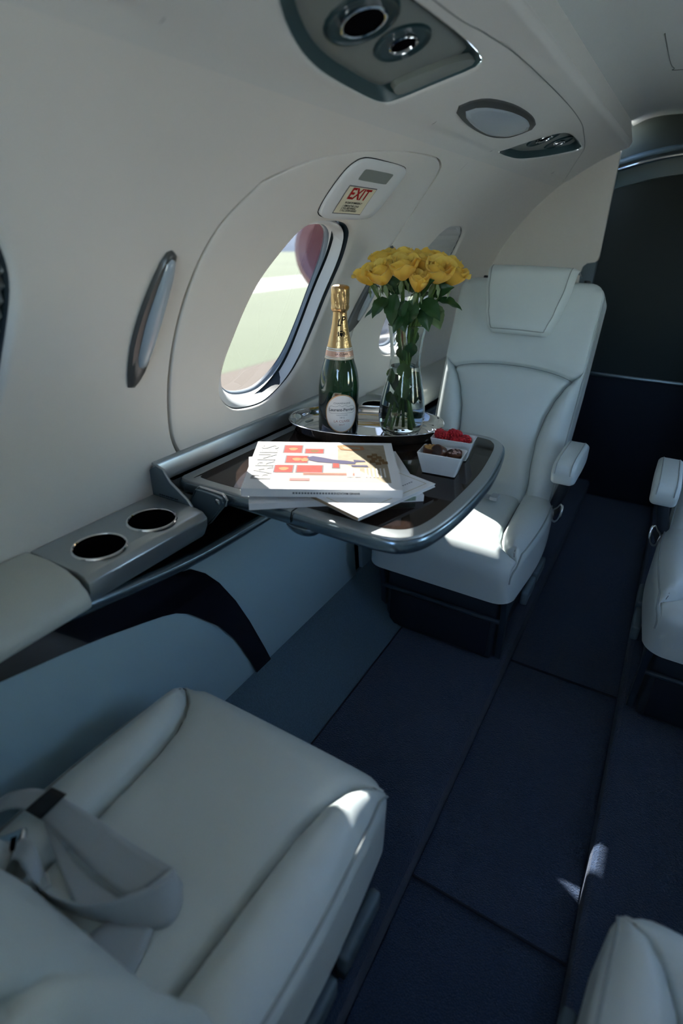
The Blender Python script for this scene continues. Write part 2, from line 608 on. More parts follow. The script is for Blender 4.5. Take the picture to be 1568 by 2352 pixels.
def build_wall(mirror, name):
    sh = Shell()
    cells = []
    for k in (1, 3):
        c = (WC[0] + WOFF[k], WC[1])
        rect = (c[0] - .285, c[0] + .285, TH0, TH1)
        cells.append(rect)
        ang, rr = rect_setup(c, rect)
        win = rad_of(dense(shift(WIN, WOFF[k])), c, ang)
        st = [(mixr(rr, scl(win, 1.07), i / 9), R0) for i in range(9)] + window_stages(win)
        sh.rings(c, ang, st)
    rect = (.69, 1.46, TH0, TH1)
    cells.append(rect)
    ang, rr = rect_setup(WC, rect, 160)
    ho = rad_of(dense(HATCH, 400), WC, ang)
    gap = [.0012 + .0068 * max(0.0, math.cos(a - math.radians(198))) ** .8 + .0022 * max(0.0, math.cos((a - math.radians(48)) * 3)) * (1 if abs(a - math.radians(48)) < .5 else 0) for a in ang]
    hout = [a + g for a, g in zip(ho, gap)]
    st = [(mixr(rr, hout, i / 5), R0) for i in range(6)] + [(scl(hout, .998), R0 + .003), (scl(hout, .998), R0 + .02)]
    sh.rings(WC, ang, st)
    # plain bands between
    ys = sorted([(c[0], c[1]) for c in cells])
    cur = Y0
    bands = []
    for a, b in ys:
        if a > cur: bands.append((cur, a))
        cur = max(cur, b)
    bands.append((cur, Y1))
    for a, b in bands:
        sh.grid(lin(a - .001, b + .001, max(2, int((b - a) / .05) + 2)), lin(TH0, TH1, 115), R0)
    w = sh.obj(name, 'wall', None, 50, mirror)
    tag(w, kind='structure')
    # hatch panel with window rim
    hs = Shell()
    hin = [a - .0006 for a in ho]
    win = rad_of(dense(WIN), WC, ang)
    st = [(scl(hin, .999), R0 + .02), (scl(hin, .999), R0 + .004), (scl(hin, .9965), R0 + .001), (scl(hin, .990), R0)]
    st += [(mixr(scl(hin, .99), scl(win, 1.07), i / 10), R0) for i in range(1, 10)] + window_stages(win)
    hs.rings(WC, ang, st)
    d = hs.obj('door_1' if not mirror else 'door_2', 'wall', None, 50, mirror)
    tag(d, kind='structure')
    sl = Shell()
    sl.rings(WC, ang, [(scl(ho, 1.03), R0 + .018), (scl(ho, .97), R0 + .018)])
    o = sl.obj('seal', 'void', d, None, mirror)
    return w, d

def build_window(k, mirror, name):
    root = empty(name)
    tag(root, kind='structure')
    c = (WC[0] + WOFF[k], WC[1])
    n = 96
    ang = [2 * PI * i / n for i in range(n)]
    win = rad_of(dense(shift(WIN, WOFF[k])), c, ang)
    dn = dense(shift(WIN, WOFF[k]))
    def off(sc, q):     # scaled outline, pushed aft and down the deeper it sits in the reveal
        return rad_of([(c[0] + (y - c[0]) * sc + .032 * q, c[1] + (t - c[1]) * sc - 1.0 * q) for y, t in dn], c, ang)
    # the white frame meets the rim all round except along the aft side, where a dark gap stays open
    gapf = [.9905 - .085 * max(0.0, math.cos(a - .15)) ** 1.6 for a in ang]
    f0 = [q * w for q, w in zip(win, gapf)]
    f1 = off(.875, 1)
    g = Shell(); g.rings(c, ang, [(scl(win, .995), R0 + .0100), (scl(win, .990), R0 + .0105), (scl(win, .978), R0 + .044), (scl(f0, .97), R0 + .044)])
    g.obj('gasket', 'gasket', root, 40, mirror)
    fr = Shell(); fr.rings(c, ang, [(scl(f0, 1.0), R0 + .040), (f0, R0 + .0135), (scl(f0, .992), R0 + .0118), (mixr(f0, f1, .15), R0 + .0130), (mixr(f0, f1, .5), R0 + .026), (mixr(f0, f1, .85), R0 + .050), (f1, R0 + .060)])
    fr.obj('window_frame', 'frame', root, 50, mirror)
    se = Shell(); se.rings(c, ang, [(off(.88, 1), R0 + .0585), (off(.865, 1), R0 + .0605), (off(.857, 1), R0 + .066), (off(.855, 1), R0 + .072)])
    se.obj('seal', 'seal', root, 50, mirror)
    p = Shell()
    pr0 = off(.87, 1)
    st = [(scl(pr0, q), R0 + .069) for q in (1, .8, .6, .4, .2, .02)]
    b = p.rings(c, ang, st); p.cap(b, n)
    p.obj('pane', 'clearpane' if mirror else 'pane', root, None, mirror)
    if k == 1 or (k == 3 and not mirror):  # on the right side an unseen blind, drawn to darken the near seat
        # pleated blind: drawn fully on the first window, half way on the third
        tlo = 3.5 if k == 1 else 18.5
        pts = []
        steps = int((36.2 - tlo) / .75)
        oc = dense(shift(WIN, WOFF[k]), 400)
        vs, fs = [], []
        rows = []
        for i in range(steps + 1):
            t = tlo + (36.2 - tlo) * i / steps
            yy = [y for y, tt in oc if abs(tt - t) < 1.2]
            if not yy: continue
            a, b2 = min(yy), max(yy)
            rows.append((t, c[0] + (a - c[0]) * .985, c[0] + (b2 - c[0]) * .985, i))
        for t, a, b2, i in rows:
            rr_ = (R0 + .0125 + (.0009 if i % 2 else -.0009)) if k == 3 else (R0 + .022 + (.0035 if i % 2 else -.0035))
            for q in range(9):
                vs.append(S(t, a + (b2 - a) * q / 8, rr_))
        for i in range(len(rows) - 1):
            for q in range(8):
                fs.append((i * 9 + q, i * 9 + q + 1, (i + 1) * 9 + q + 1, (i + 1) * 9 + q))
        if mirror: vs = [Vector((-v.x, v.y, v.z)) for v in vs]
        mobj('pleated_blind', vs, fs, 'shade', root, False)
    return root

def leak_backing(parent, mirror):  # unseen dark backing, added to stop sky light leaking through the wall seams
    sh = Shell()
    sh.grid(lin(Y0, Y1, 4), lin(42, 60, 8), R0 + .045)
    for a, b in ((Y0, -.04), (.44, .71), (1.44, 1.57), (1.98, Y1)):
        sh.grid([a, b], lin(TH0, 60, 24), R0 + .045)
    sh.obj('leak_backing', 'void', parent, None, mirror)
w_, d_ = build_wall(False, 'wall_left'); leak_backing(w_, False)
w_, d_ = build_wall(True, 'wall_right'); leak_backing(w_, True)
for i, (k, mi) in enumerate(((1, False), (2, False), (3, False), (1, True), (2, True), (3, True))):
    build_window(k, mi, 'window_%d' % (i + 1))

# ---- overhead panel
PSU1 = [(.60, 60), (.62, 58.2), (.69, 55.9), (.76, 54.7), (.85, 54.2), (.945, 54.1), (.985, 55.3), (1.04, 59), (1.083, 62.6),
        (1.075, 64), (1.0, 64.5), (.9, 64.5), (.75, 64.2), (.65, 63.2), (.607, 61.7)]
PSU2 = [(1.60, 53.9), (1.70, 53.9), (1.80, 54.6), (1.95, 57.2), (2.08, 60.5), (2.125, 62.3), (2.08, 63.0), (1.97, 63.4), (1.86, 63.4), (1.79, 62.2), (1.70, 58.5), (1.63, 55.4)]
def smooth(a, b, x):
    t = max(0, min(1, (x - a) / (b - a)))
    return t * t * (3 - 2 * t)
def r_oh(t, y=0):
    r = R0 - .0045 * smooth(53.2, 54.4, t)
    if t > 69.6: r += .012 * smooth(69.6, 70.9, t) ** 2
    return r

def build_overhead(mirror, name):
    sh = Shell()
    cells = []
    for ol, c, rect in ((PSU1, (.86, 59.5), (.5, 1.16, 51, 66)), (PSU2, (1.86, 59.0), (1.55, 2.2, 51, 66))):
        ang, rr = rect_setup(c, rect)
        o = rad_of(dense(ol), c, ang)
        st = [(mixr(rr, scl(o, 1.05), i / 6), r_oh) for i in range(7)] + [(scl(o, 1.02), lambda t, y: r_oh(t) + .001), (o, lambda t, y: r_oh(t) + .004)]
        sh.rings(c, ang, st)
        cells.append(rect)
    cur = Y0
    for (a, b, _, _) in cells:
        sh.grid(lin(cur - .001, a + .001, max(2, int((a - cur) / .1) + 2)), lin(51, 66, 31), r_oh)
        cur = b
    sh.grid(lin(cur - .001, Y1, 6), lin(51, 66, 31), r_oh)
    ths = lin(65.95, 69.6, 8) + lin(69.7, 70.9, 10) + [71.2]
    sh.grid(lin(Y0, Y1, 40), ths, lambda t, y: r_oh(t) if t <= 70.9 else R0 + .075)
    root = sh.obj(name, 'overhead', None, 50, mirror)
    tag(root, kind='structure')
    # seam of the removable panel
    path = [(-.5, 65.2), (.3, 65.2), (.834, 65.6), (1.0, 66.5), (1.171, 67.2), (1.555, 67.2), (1.8, 66.5), (1.93, 65.4), (2.09, 63.7), (2.17, 62.2), (2.3, 58.2), (2.46, 53.0)]
    pp = [(p.x, p.y) for p in catmull([(a, b, 0) for a, b in path], 80)]
    vs, fs = [], []
    for i, (y, t) in enumerate(pp):
        a, b = pp[max(i - 1, 0)], pp[min(i + 1, len(pp) - 1)]
        d = Vector((b[0] - a[0], (b[1] - a[1]) * KA, 0)).normalized()
        w = .0011 if i > 20 else .0009
        nx, nt = -d.y * w, d.x * w / KA
        for s_ in (-1, 1):
            vs.append(S(t + s_ * nt, y + s_ * nx, r_oh(t) - .0006))
    for i in range(len(pp) - 1):
        fs.append((2 * i, 2 * i + 1, 2 * i + 3, 2 * i + 2))
    if mirror: vs = [Vector((-v.x, v.y, v.z)) for v in vs]
    mobj('panel_seam', vs, fs, 'psu', root, False)
    return root
oh_left = build_overhead(False, 'trim_1')
build_overhead(True, 'trim_2')

def vent(root, y, t, r, ra, rb, dark, hole, tilt):
    """air outlet: shallow oval cup with a ring nozzle inside."""
    n = 32
    ang = [2 * PI * i / n for i in range(n)]
    ell = [1 / math.sqrt((math.cos(a - tilt) / ra) ** 2 + (math.sin(a - tilt) / rb) ** 2) for a in ang]
    sh = Shell()
    b = sh.rings((y, t), ang, [(scl(ell, 1.08), r), (scl(ell, 1.04), r - .0035), (ell, r - .0038), (scl(ell, .95), r - .0012), (scl(ell, .8), r - .0006), (scl(ell, .4), r - .0005)])
    sh.cap(b, n)
    o = sh.obj('vent_cup', 'cupdark', root, 50)  # shallow dish on the plate, dark colour stands for a deep cup's shade
    s2 = Shell()
    e2 = scl(ell, hole)
    s2.rings((y, t), ang, [(scl(e2, 1.12), r + .001), (scl(e2, 1.09), r - .0052), (e2, r - .0062), (scl(e2, .93), r - .0052), (scl(e2, .90), r + .001)])
    s2.obj('nozzle_ring', 'chrome', o, 50)
    s3 = Shell()
    b = s3.rings((y, t), ang, [(scl(e2, .96), r - .0022), (scl(e2, .3), r - .0018)])
    s3.cap(b, n)
    s3.obj('nozzle_dark', 'void', o)  # black disc without an opening, the nozzle's inner shade is painted
    return o

def service_unit(name, ol, c, vents, label, plate):
    root = empty(name, (0, 0, 0))
    n = 96
    ang = [2 * PI * i / n for i in range(n)]
    o = rad_of(dense(ol), c, ang)
    rb = R0 + .008
    sh = Shell()
    sh.rings(c, ang, [(scl(o, 1.004), r_oh(60) + .003), (scl(o, .985), r_oh(60) + .004), (scl(o, .90), rb + .004), (scl(o, .84), rb + .008)])
    sh.obj('bezel', 'psud', root, 60)
    s2 = Shell()
    b = s2.rings(c, ang, [(scl(o, .86), rb + .0075), (scl(o, .83), rb + .0060), (scl(o, .7), rb + .002), (scl(o, .4), rb + .002), (scl(o, .05), rb + .002)])
    s2.cap(b, n)
    s2.obj('face_plate', 'psu', root, 60)
    for v in vents:
        vent(root, v[0], v[1], rb + .002, v[2], v[3], 'psud', v[4], v[5])
    if plate:
        c2, ol2 = plate
        sh = Shell()
        o2 = rad_of(dense(ol2, 120), c2, ang)
        b = sh.rings(c2, ang, [(o2, rb + .004), (scl(o2, .98), rb - .006), (scl(o2, .9), rb - .007), (scl(o2, .05), rb - .007)])
        sh.cap(b, n)
        sh.obj('cover_plate', 'psu', root, 40)
    tag(root, label, 'air vent panel', 'overhead air vent panels')
    return root
service_unit('service_panel', PSU1, (.86, 59.5), [(.772, 60.0, .055, .036, .62, .35), (.885, 60.2, .048, .030, .5, .35)],
             'large teal grey overhead panel with two round air vents near the top of the photo',
             ((1.02, 59.3), [(.955, 56.6), (1.0, 55.8), (1.085, 61.9), (1.055, 63)]))
service_unit('service_panel', PSU2, (1.86, 59.0), [(1.80, 59.6, .060, .026, .5, .5), (1.94, 60.4, .055, .022, .4, .5)],
             'small far overhead panel with two air vents beside the oval ceiling lamp', None)

def lamp_unit(name, outline, c, lens_outline, lc, r, label, cat, dome=.008, extra=None):
    root = empty(name, (0, 0, 0))
    n = 80
    ang = [2 * PI * i / n for i in range(n)]
    o = rad_of(dense(outline), c, ang)
    sh = Shell()
    b = sh.rings(c, ang, [(scl(o, 1.0), r + .001), (scl(o, .985), r - dome * .45), (scl(o, .93), r - dome * .7), (scl(o, .6), r - dome * .75), (scl(o, .1), r - dome * .75)])
    sh.cap(b, n)
    sh.obj('frame', 'lampframe', root, 50)
    l = rad_of(dense(lens_outline), lc, ang)
    s2 = Shell()
    b = s2.rings(lc, ang, [(l, r - dome * .5), (scl(l, .97), r - dome * .95), (scl(l, .85), r - dome * 1.2), (scl(l, .5), r - dome * 1.5), (scl(l, .1), r - dome * 1.55)])
    s2.cap(b, n)
    s2.obj('lens', 'lens', root, 60)
    tag(root, label, cat)
    return root
LMP = [(1.172, 57.6), (1.19, 59.2), (1.245, 60.9), (1.36, 62.1), (1.49, 62.3), (1.575, 61.6), (1.598, 60.4), (1.555, 57.8), (1.50, 56.6), (1.42, 55.9), (1.30, 56.0), (1.20, 56.8)]
lamp_unit('reading_lamp', LMP, (1.385, 59.2), [(1.205, 57.7), (1.25, 59.6), (1.36, 61.0), (1.48, 61.5), (1.55, 60.9), (1.57, 59.9), (1.53, 57.9), (1.48, 56.9), (1.40, 56.3), (1.30, 56.5)], (1.39, 59.0), R0 - .0045,
          'oval ceiling lamp with pale blue lens between two vent panels', 'lamp', .006)
SC1 = [(.617, 15.0), (.618, 19), (.624, 22.5), (.638, 27.4), (.651, 31.0), (.662, 31.9), (.674, 31.5), (.677, 29.8), (.674, 26), (.664, 20), (.650, 16.2), (.632, 14.4), (.622, 14.3)]
SC1L = [(.630, 18.0), (.636, 22), (.648, 27.5), (.655, 30.9), (.664, 31.2), (.672, 30.6), (.673, 27), (.668, 23), (.658, 19.2), (.648, 17.2), (.637, 16.9)]
lamp_unit('wall_sconce', SC1, (.648, 23.5), SC1L, (.654, 24), R0, 'slender leaf shaped wall sconce left of the exit hatch', 'wall lamp', .012)
SC2 = [(1.345, 14.4), (1.36, 18), (1.385, 23), (1.408, 28), (1.425, 31.6), (1.436, 31.4), (1.444, 28), (1.440, 22), (1.42, 17), (1.385, 14.3), (1.36, 13.8)]
SC2L = [(1.385, 17), (1.40, 21.5), (1.415, 26), (1.428, 30.5), (1.437, 29), (1.439, 24), (1.428, 19.5), (1.405, 16.4)]
lamp_unit('wall_sconce', SC2, (1.405, 22.8), SC2L, (1.418, 23.5), R0, 'dark leaf shaped wall sconce half hidden behind the yellow roses', 'wall lamp', .012)

# ---- exit handle cover
def exit_cover():
    root = empty('exit_handle_cover', (0, 0, 0))
    n = 96
    ang = [2 * PI * i / n for i in range(n)]
    c = (1.12, 41.8)
    ol = [(1.014, 37.3), (1.005, 38.4), (1.004, 40.5), (1.008, 43.6), (1.018, 45.4), (1.045, 46.5), (1.12, 46.7), (1.20, 46.6), (1.228, 46.1), (1.238, 44.4), (1.236, 40.5), (1.228, 38.2), (1.205, 37.1), (1.134, 36.8), (1.05, 36.8)]
    o = rad_of(dense(ol), c, ang)
    sh = Shell()
    b = sh.rings(c, ang, [(scl(o, 1.0), R0 + .0005), (scl(o, .992), R0 - .0045), (scl(o, .97), R0 - .0062), (scl(o, .8), R0 - .0062), (scl(o, .4), R0 - .0062), (scl(o, .03), R0 - .0062)])
    sh.cap(b, n)
    sh.obj('cover', 'frame', root, 60)
    g = Shell()
    wd = [1 + .012 + .018 * max(0, math.cos(a - math.radians(150))) for a in ang]
    g.rings(c, ang, [([q * w for q, w in zip(o, wd)], R0 - .0005), (scl(o, .995), R0 - .0005)])
    g.obj('gap', 'void', root)  # dark ring laid on the wall as the raised cover's shadow line
    h = Shell()
    co = (1.121, 44.4)
    ho = rad_of(dense([(1.066, 43.55), (1.12, 43.5), (1.175, 43.5), (1.1785, 43.9), (1.179, 44.8), (1.176, 45.25), (1.12, 45.3), (1.067, 45.25), (1.063, 44.8), (1.063, 43.9)], 160), co, ang)
    b = h.rings(co, ang, [(scl(ho, 1.04), R0 - .0064), (ho, R0 - .0066), (scl(ho, .9), R0 - .0066), (scl(ho, .2), R0 - .0066)])
    h.cap(b, n)
    h.obj('finger_recess', 'psu', root)
    # placard: a thin plate that follows the wall, with raised lettering
    def plate(nm, y0, y1, t0, t1, r, material, parent, mar=0):
        q = Shell()
        q.grid(lin(y0, y1, 4), lin(t0, t1, 8), r)
        return q.obj(nm, material, parent)
    pl = plate('placard', 1.049, 1.158, 38.0, 42.4, R0 - .0071, 'exitcream', root)
    plate('placard_edge', 1.047, 1.160, 37.85, 42.55, R0 - .0067, 'inkgrey', pl)
    yc, tc_ = 1.1035, 40.2
    def put(body, size, up, dy, material, align='CENTER', sx=1.0, bold=0.0, nm='lettering'):
        vs, fs = text_data(body, size, align, 0, sx, bold)
        vv = [S(tc_ + (up + v[1]) / KA, yc + dy + v[0], R0 - .0075) for v in vs]
        return mobj(nm, vv, fs, material, pl, False)
    put('EXIT', .034, .0135, 0, 'inkred', sx=1.12, bold=.0010)
    put('IN CASE OF EMERGENCY', .0058, -.0055, 0, 'inkblack', sx=1.05, bold=.00012)
    put('1. REMOVE THIS COVER', .0058, -.0125, -.036, 'inkblack', 'LEFT', 1.05, .00012)
    put('2. PULL RED HANDLE', .0058, -.0178, -.036, 'inkblack', 'LEFT', 1.05, .00012)
    put('3. PULL DOOR INWARD', .0058, -.0231, -.036, 'inkblack', 'LEFT', 1.05, .00012)
    tag(root, 'white exit handle cover with red lettered placard above the large window', 'exit sign')
exit_cover()

# ---- ceiling, lower hull, bulkheads
sh = Shell()
def r_ceil(t, y):
    d = abs(t - 90)
    return R0 + .072 + .004 * smooth(19.0, 16, d) - .018 * smooth(16, 5, d)
sh.grid(lin(Y0, 2.84, 30), [70.9] + lin(71.2, 108.8, 60) + [109.1], r_ceil)
ceil = tag(sh.obj('ceiling', 'ceiling'), kind='structure')
# outline of the small ceiling hatch
pth = []
for y, t in ((1.62, 81.0), (1.86, 81.0), (1.93, 81.4), (1.955, 82.5), (1.955, 97.5), (1.93, 98.6), (1.86, 99), (1.62, 99)):
    pth.append(S(t, y, r_ceil(t, y) - .0005))
tube('hatch_seam', catmull(pth, 60), .0009, 'psu', ceil, 6)
sh = Shell()
sh.grid(lin(Y0, 2.85, 10), [-4.0] + lin(-4.0, -90, 40), lambda t, y: .83)
sh2 = Shell(); sh2.grid([Y0, 2.85], [-5.0, -5.0], R0)
hl = tag(sh.obj('wall_lower_left', 'void'), kind='structure')  # unseen dark hull, added to keep sun from leaking in below the walls
tag(sh.obj('wall_lower_right', 'void', None, None, True), kind='structure')
for sgn, nm in ((-1, 'trim_3'), (1, 'trim_4')):
    a = S(-4.5, Y0, R0 - .002); b = S(-4.0, Y0, .831)
    vs = [(sgn * abs(a.x), Y0, a.z), (sgn * abs(b.x), Y0, b.z), (sgn * abs(b.x), 2.85, b.z), (sgn * abs(a.x), 2.85, a.z)]
    tag(mobj(nm, vs, [(0, 1, 2, 3)], 'void', None, False), kind='structure')  # unseen strips, added to close the light leak between wall and hull

# aft partition: white panels either side of the opening, slate pillars below
def partition(sgn, name):
    pts = [(-.28, 1.075), (-.283, 1.063), (-.292, 1.056), (-.318, 1.052), (-.332, 1.040), (-.336, 1.02), (-.336, .02), (-.80, .02), (-.80, ZC)]
    for t in lin(5, 66.5, 24):
        p = S(t, 0, R0 + .035); pts.append((p.x, p.z))
    pts.append((-.28, 1.42))
    pts = [(sgn * -p[0] if sgn > 0 else p[0], p[1]) for p in pts]
    o = prism(name, pts, Y1, Y1 + .022, 'y', 'wall', None, .003)
    tag(o, kind='structure')
    s_ = -1 if sgn < 0 else 1
    x0, x1 = sorted((s_ * .285, s_ * .345))
    box('pillar', x0, x1, Y1 + .004, Y1 + .03, .0, 1.06, 'slateplastic', o, .004)
partition(-1, 'wall_back')
partition(1, 'wall_back_right')
for sgn, nm in ((-1, 'light_stop_left'), (1, 'light_stop_right')):
    x0, x1 = sorted((sgn * .15, sgn * .80))
    tag(box(nm, x0, x1, Y0 - .03, Y0, .0, 1.45, 'wall', None, .002), kind='structure')  # unseen side walls, added to cut the light from behind the camera
tag(box('light_stop_front', -.16, .16, Y0 - .03, Y0, .0, 1.02, 'wall', None, .002), kind='structure')  # unseen low wall, added across the doorway to darken the near seat
# lavatory doorway beyond
sh = Shell()
sh.grid([Y1 + .01, 2.85], lin(-6, 186, 80), .85)
tag(sh.obj('leak_shell_far', 'void'), kind='structure')  # unseen dark shell, added to stop sky light leaking in past the partition
wd = tag(box('wall_far', -.80, .80, 2.80, 2.84, -.03, 1.62, 'slatewall', None, .0), kind='structure')
box('lower_panel', -.70, .70, 2.785, 2.80, .0, .575, 'navywall', wd, .003)
tube('chrome_rail', [(-.55, 2.782, .585), (.55, 2.782, .585)], .011, 'bluebar', wd, 10)
def arch(z0, x): return z0 - x * x / 1.8
hd = [(x, arch(1.418, x)) for x in lin(-.33, .33, 25)]
hd2 = hd + [(.33, 1.55), (-.33, 1.55)]
hdr = prism('header', hd2, 2.60, 2.64, 'y', 'slatewall', wd)
tube('chrome_arch', [(x, 2.595, arch(1.412, x)) for x in lin(-.33, .33, 40)], .006, 'chrome', hdr, 10)
tube('chrome_arch', [(x, 2.60, arch(1.436, x)) for x in lin(-.33, .33, 40)], .010, 'slateplastic', hdr, 10)
bd = [(x, arch(1.41, x)) for x in lin(-.33, .33, 25)] + [(x, arch(1.352, x)) for x in lin(.33, -.33, 25)]
prism('header_band', bd, 2.612, 2.63, 'y', 'psud', hdr)

# ---- floor
fl = tag(box('floor', -.152, .152, Y0, 2.84, -.06, -.004, 'carpet', None, 0), kind='structure')
for sgn, nm in ((-1, 'floor_left'), (1, 'floor_right')):
    # raised side floor with a rounded carpeted edge
    pr_ = [(.150, -.01), (.148, .052), (.151, .063), (.160, .070), (.461, .070), (.461, .05), (.461, -.01)]
    o = prism(nm, [(sgn * a, b) for a, b in pr_], Y0, 2.80, 'y', 'carpet')
    tag(o, kind='structure')
    sl = [(.463, .068), (.620, .222), (.66, .222), (.66, .0), (.463, .0)]
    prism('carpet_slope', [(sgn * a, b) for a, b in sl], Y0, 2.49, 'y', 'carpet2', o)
    tube('carpet_binding', [(sgn * .462, y, .0705) for y in (Y0, 1, 2.49)], .0022, 'navywall', o, 6)

# loose aisle mats, each a thing
def mat_piece(y0, y1, lift, label):
    bm = bmesh.new()
    nx, ny = 14, 24
    random.seed(int(y0 * 100))
    rows = []
    for i in range(ny + 1):
        y = y0 + (y1 - y0) * i / ny
        row = []
        for j in range(nx + 1):
            x = -.146 + .292 * j / nx
            e = math.exp(-((y - y0) / .05) ** 2)
            z = .004 + lift * e + .0015 * math.sin(7 * x + y * 9) * e
            row.append(bm.verts.new((x, y - (.012 * (x + .146) if i == 0 else 0), z)))
        rows.append(row)
    for i in range(ny):
        for j in range(nx):
            bm.faces.new((rows[i][j], rows[i][j + 1], rows[i + 1][j + 1], rows[i + 1][j]))
    r = bmesh.ops.extrude_face_region(bm, geom=list(bm.faces))
    for v in [g for g in r['geom'] if isinstance(g, bmesh.types.BMVert)]:
        v.co.z -= .006
    o = bmobj('aisle_mat', bm, 'carpet', None, True, 40)
    tag(o, label, 'mat', 'navy aisle mats')
    path = [(-.146 + .292 * j / 20, y0 - .001 - .012 * .292 * j / 20, .004 + lift + .0015 * math.sin(7 * (-.146 + .292 * j / 20) + y0 * 9)) for j in range(21)]
    tube('mat_binding', path, .0032, 'navywall', o, 6)
    return o
mat_piece(-.5, .66, .0, 'navy aisle mat nearest the camera, lying under the edge of the next mat')
mat_piece(.645, 1.375, .007, 'navy aisle mat with the small triangle of sunlight on it')
mat_piece(1.372, 2.70, .004, 'farthest navy aisle mat, in the dark between the facing rear seats')

# ------------------------------------------------------------------ side ledge, lower panels
def xp(z): return -.645 + (.56 - z) * .0888

def bool_cut(o, cutters):
    for c in cutters:
        md = o.modifiers.new('cut', 'BOOLEAN')
        md.operation = 'DIFFERENCE'
        md.solver = 'EXACT'
        md.object = c
    dg = bpy.context.evaluated_depsgraph_get()
    me = bpy.data.meshes.new_from_object(o.evaluated_get(dg))
    o.modifiers.clear()
    old = o.data
    o.data = me
    bpy.data.meshes.remove(old)
    for c in cutters:
        bpy.data.objects.remove(c)
    mark_sharp(me, 35)

def cyl_cutter(x, y, z0, z1, r):
    bm = bmesh.new()
    bmesh.ops.create_cone(bm, cap_ends=True, segments=64, radius1=r, radius2=r, depth=z1 - z0)
    bmesh.ops.translate(bm, verts=bm.verts, vec=(x, y, (z0 + z1) / 2))
    return bmobj('cutter', bm, 'void')

def SX(sgn, pts):   # mirror (x,z) points for the right-hand side
    return [(p[0] if sgn < 0 else -p[0], p[1]) for p in pts]

PAD = [(-.765, .66), (-.752, .694), (-.70, .698), (-.655, .694), (-.628, .684), (-.612, .668), (-.606, .650), (-.610, .640), (-.622, .634), (-.765, .634)]
CON = [(-.765, .66), (-.752, .690), (-.640, .690), (-.624, .687), (-.614, .677), (-.616, .660), (-.625, .640), (-.632, .632), (-.765, .632)]

def console(sgn, y0, y1, cups, label):
    root = empty('cup_holder_console', (sgn * .69, (y0 + y1) / 2, .632))
    loc = Vector(root.location)
    o = prism('console_body', SX(sgn, CON), y0, y1, 'y', 'silver', None, .0025)
    cs = [cyl_cutter(sgn * .672, y, .64, .70, .0415) for y in cups]
    bool_cut(o, cs)
    o.parent = root; o.location = -loc
    for y in cups:
        l = lathe('cup_liner', [(.0, -.046), (.037, -.046), (.0395, -.02), (.0395, .0005), (.0405, .0022), (.0425, .0022), (.0435, .0006)], 'void', root, 48)
        l.location = Vector((sgn * .672, y, .690)) - loc
        r = lathe('chrome_ring', [(.0390, -.003), (.0392, .0012), (.0405, .0028), (.0425, .0026), (.0440, .0006)], 'chrome', root, 48)
        r.location = Vector((sgn * .672, y, .690)) - loc
    tag(root, label, 'cup holder', 'cup holder consoles')
    return root
console(-1, .402, .655, (.469, .578), 'silver console with two empty cup holders left of the folding table')
console(-1, 1.365, 1.52, (1.438,), 'silver cup holder console behind the tray, beside the far pale armrest')
console(1, .402, .655, (.469, .578), 'silver console with two cup holders on the right wall ledge')

def ledge_pad(sgn, y0, y1, label):
    o = prism('armrest_ledge', SX(sgn, PAD), y0, y1, 'y', 'leather_arm', None, .006, 3)
    tag(o, label, 'armrest', 'padded wall armrests')
    return o
ledge_pad(-1, Y0, .398, 'sage grey padded wall armrest beside the near cup holders')
ledge_pad(-1, 1.525, 2.49, 'pale padded wall armrest beyond the vase, beside the far left seat')
ledge_pad(1, Y0, .398, 'padded wall armrest on the right wall, near the camera')
ledge_pad(1, .66, 2.49, 'long padded wall armrest on the right wall, far end')

def side_panels(sgn, tn):
    def X(x): return x if sgn < 0 else -x
    pp = [(xp(.590), .590), (xp(.222), .222), (-.665, .222), (-.70, .590)]
    o = prism('trim_%d' % tn, SX(sgn, pp), Y0, 1.245, 'y', 'lower', None, .003)
    tag(o, kind='structure')
    prism('lower_panel', SX(sgn, pp), 1.285, 2.49, 'y', 'lower', o, .003)
    prism('panel_gap', SX(sgn, [(xp(.6) - .012, .6), (xp(.222) - .012, .222), (-.68, .222), (-.70, .6)]), 1.24, 1.29, 'y', 'void', o)
    fil = [(-.80, .50), (-.80, .631), (-.656, .631), (-.651, .588), (-.69, .50)]
    prism('dark_filler', SX(sgn, fil), Y0, 2.49, 'y', 'void', o)  # solid black filler, its colour stands for the shade inside the pocket
    # black gloss sweep
    top = [(-.5, .694), (0, .652), (.27, .626), (.42, .604), (.60, .579), (.625, .572), (.658, .545), (.69, .505), (.727, .440), (.759, .367), (.780, .310), (.797, .264), (.811, .2225)]
    bot = [(.757, .2225), (.744, .262), (.725, .312), (.703, .358), (.668, .412), (.621, .464), (.597, .488), (.570, .506), (.54, .518), (.50, .530), (.43, .550), (.355, .568), (.259, .587), (0, .628), (-.5, .672)]
    ol = top + bot
    bm = bmesh.new()
    A = [bm.verts.new((X(xp(z) + .0045), y, z)) for y, z in ol]
    B = [bm.verts.new((X(xp(z) - .002), y, z)) for y, z in ol]
    bm.faces.new(A)
    for i in range(len(ol)):
        j = (i + 1) % len(ol)
        bm.faces.new((A[i], A[j], B[j], B[i]))
    bmobj('gloss_sweep', bm, 'piano', o, False)
    path = [(X(xp(z) + .004), y, z) for y, z in ((-.5, .708), (0, .668), (.27, .642), (.42, .619), (.60, .593), (.75, .584), (1.0, .582), (1.36, .582), (2.48, .582))]
    tube('metal_bar', catmull(path, 60), .0115, 'bluebar', o, 12, 1.15)
    return o
side_panels(-1, 5)
side_panels(1, 6)

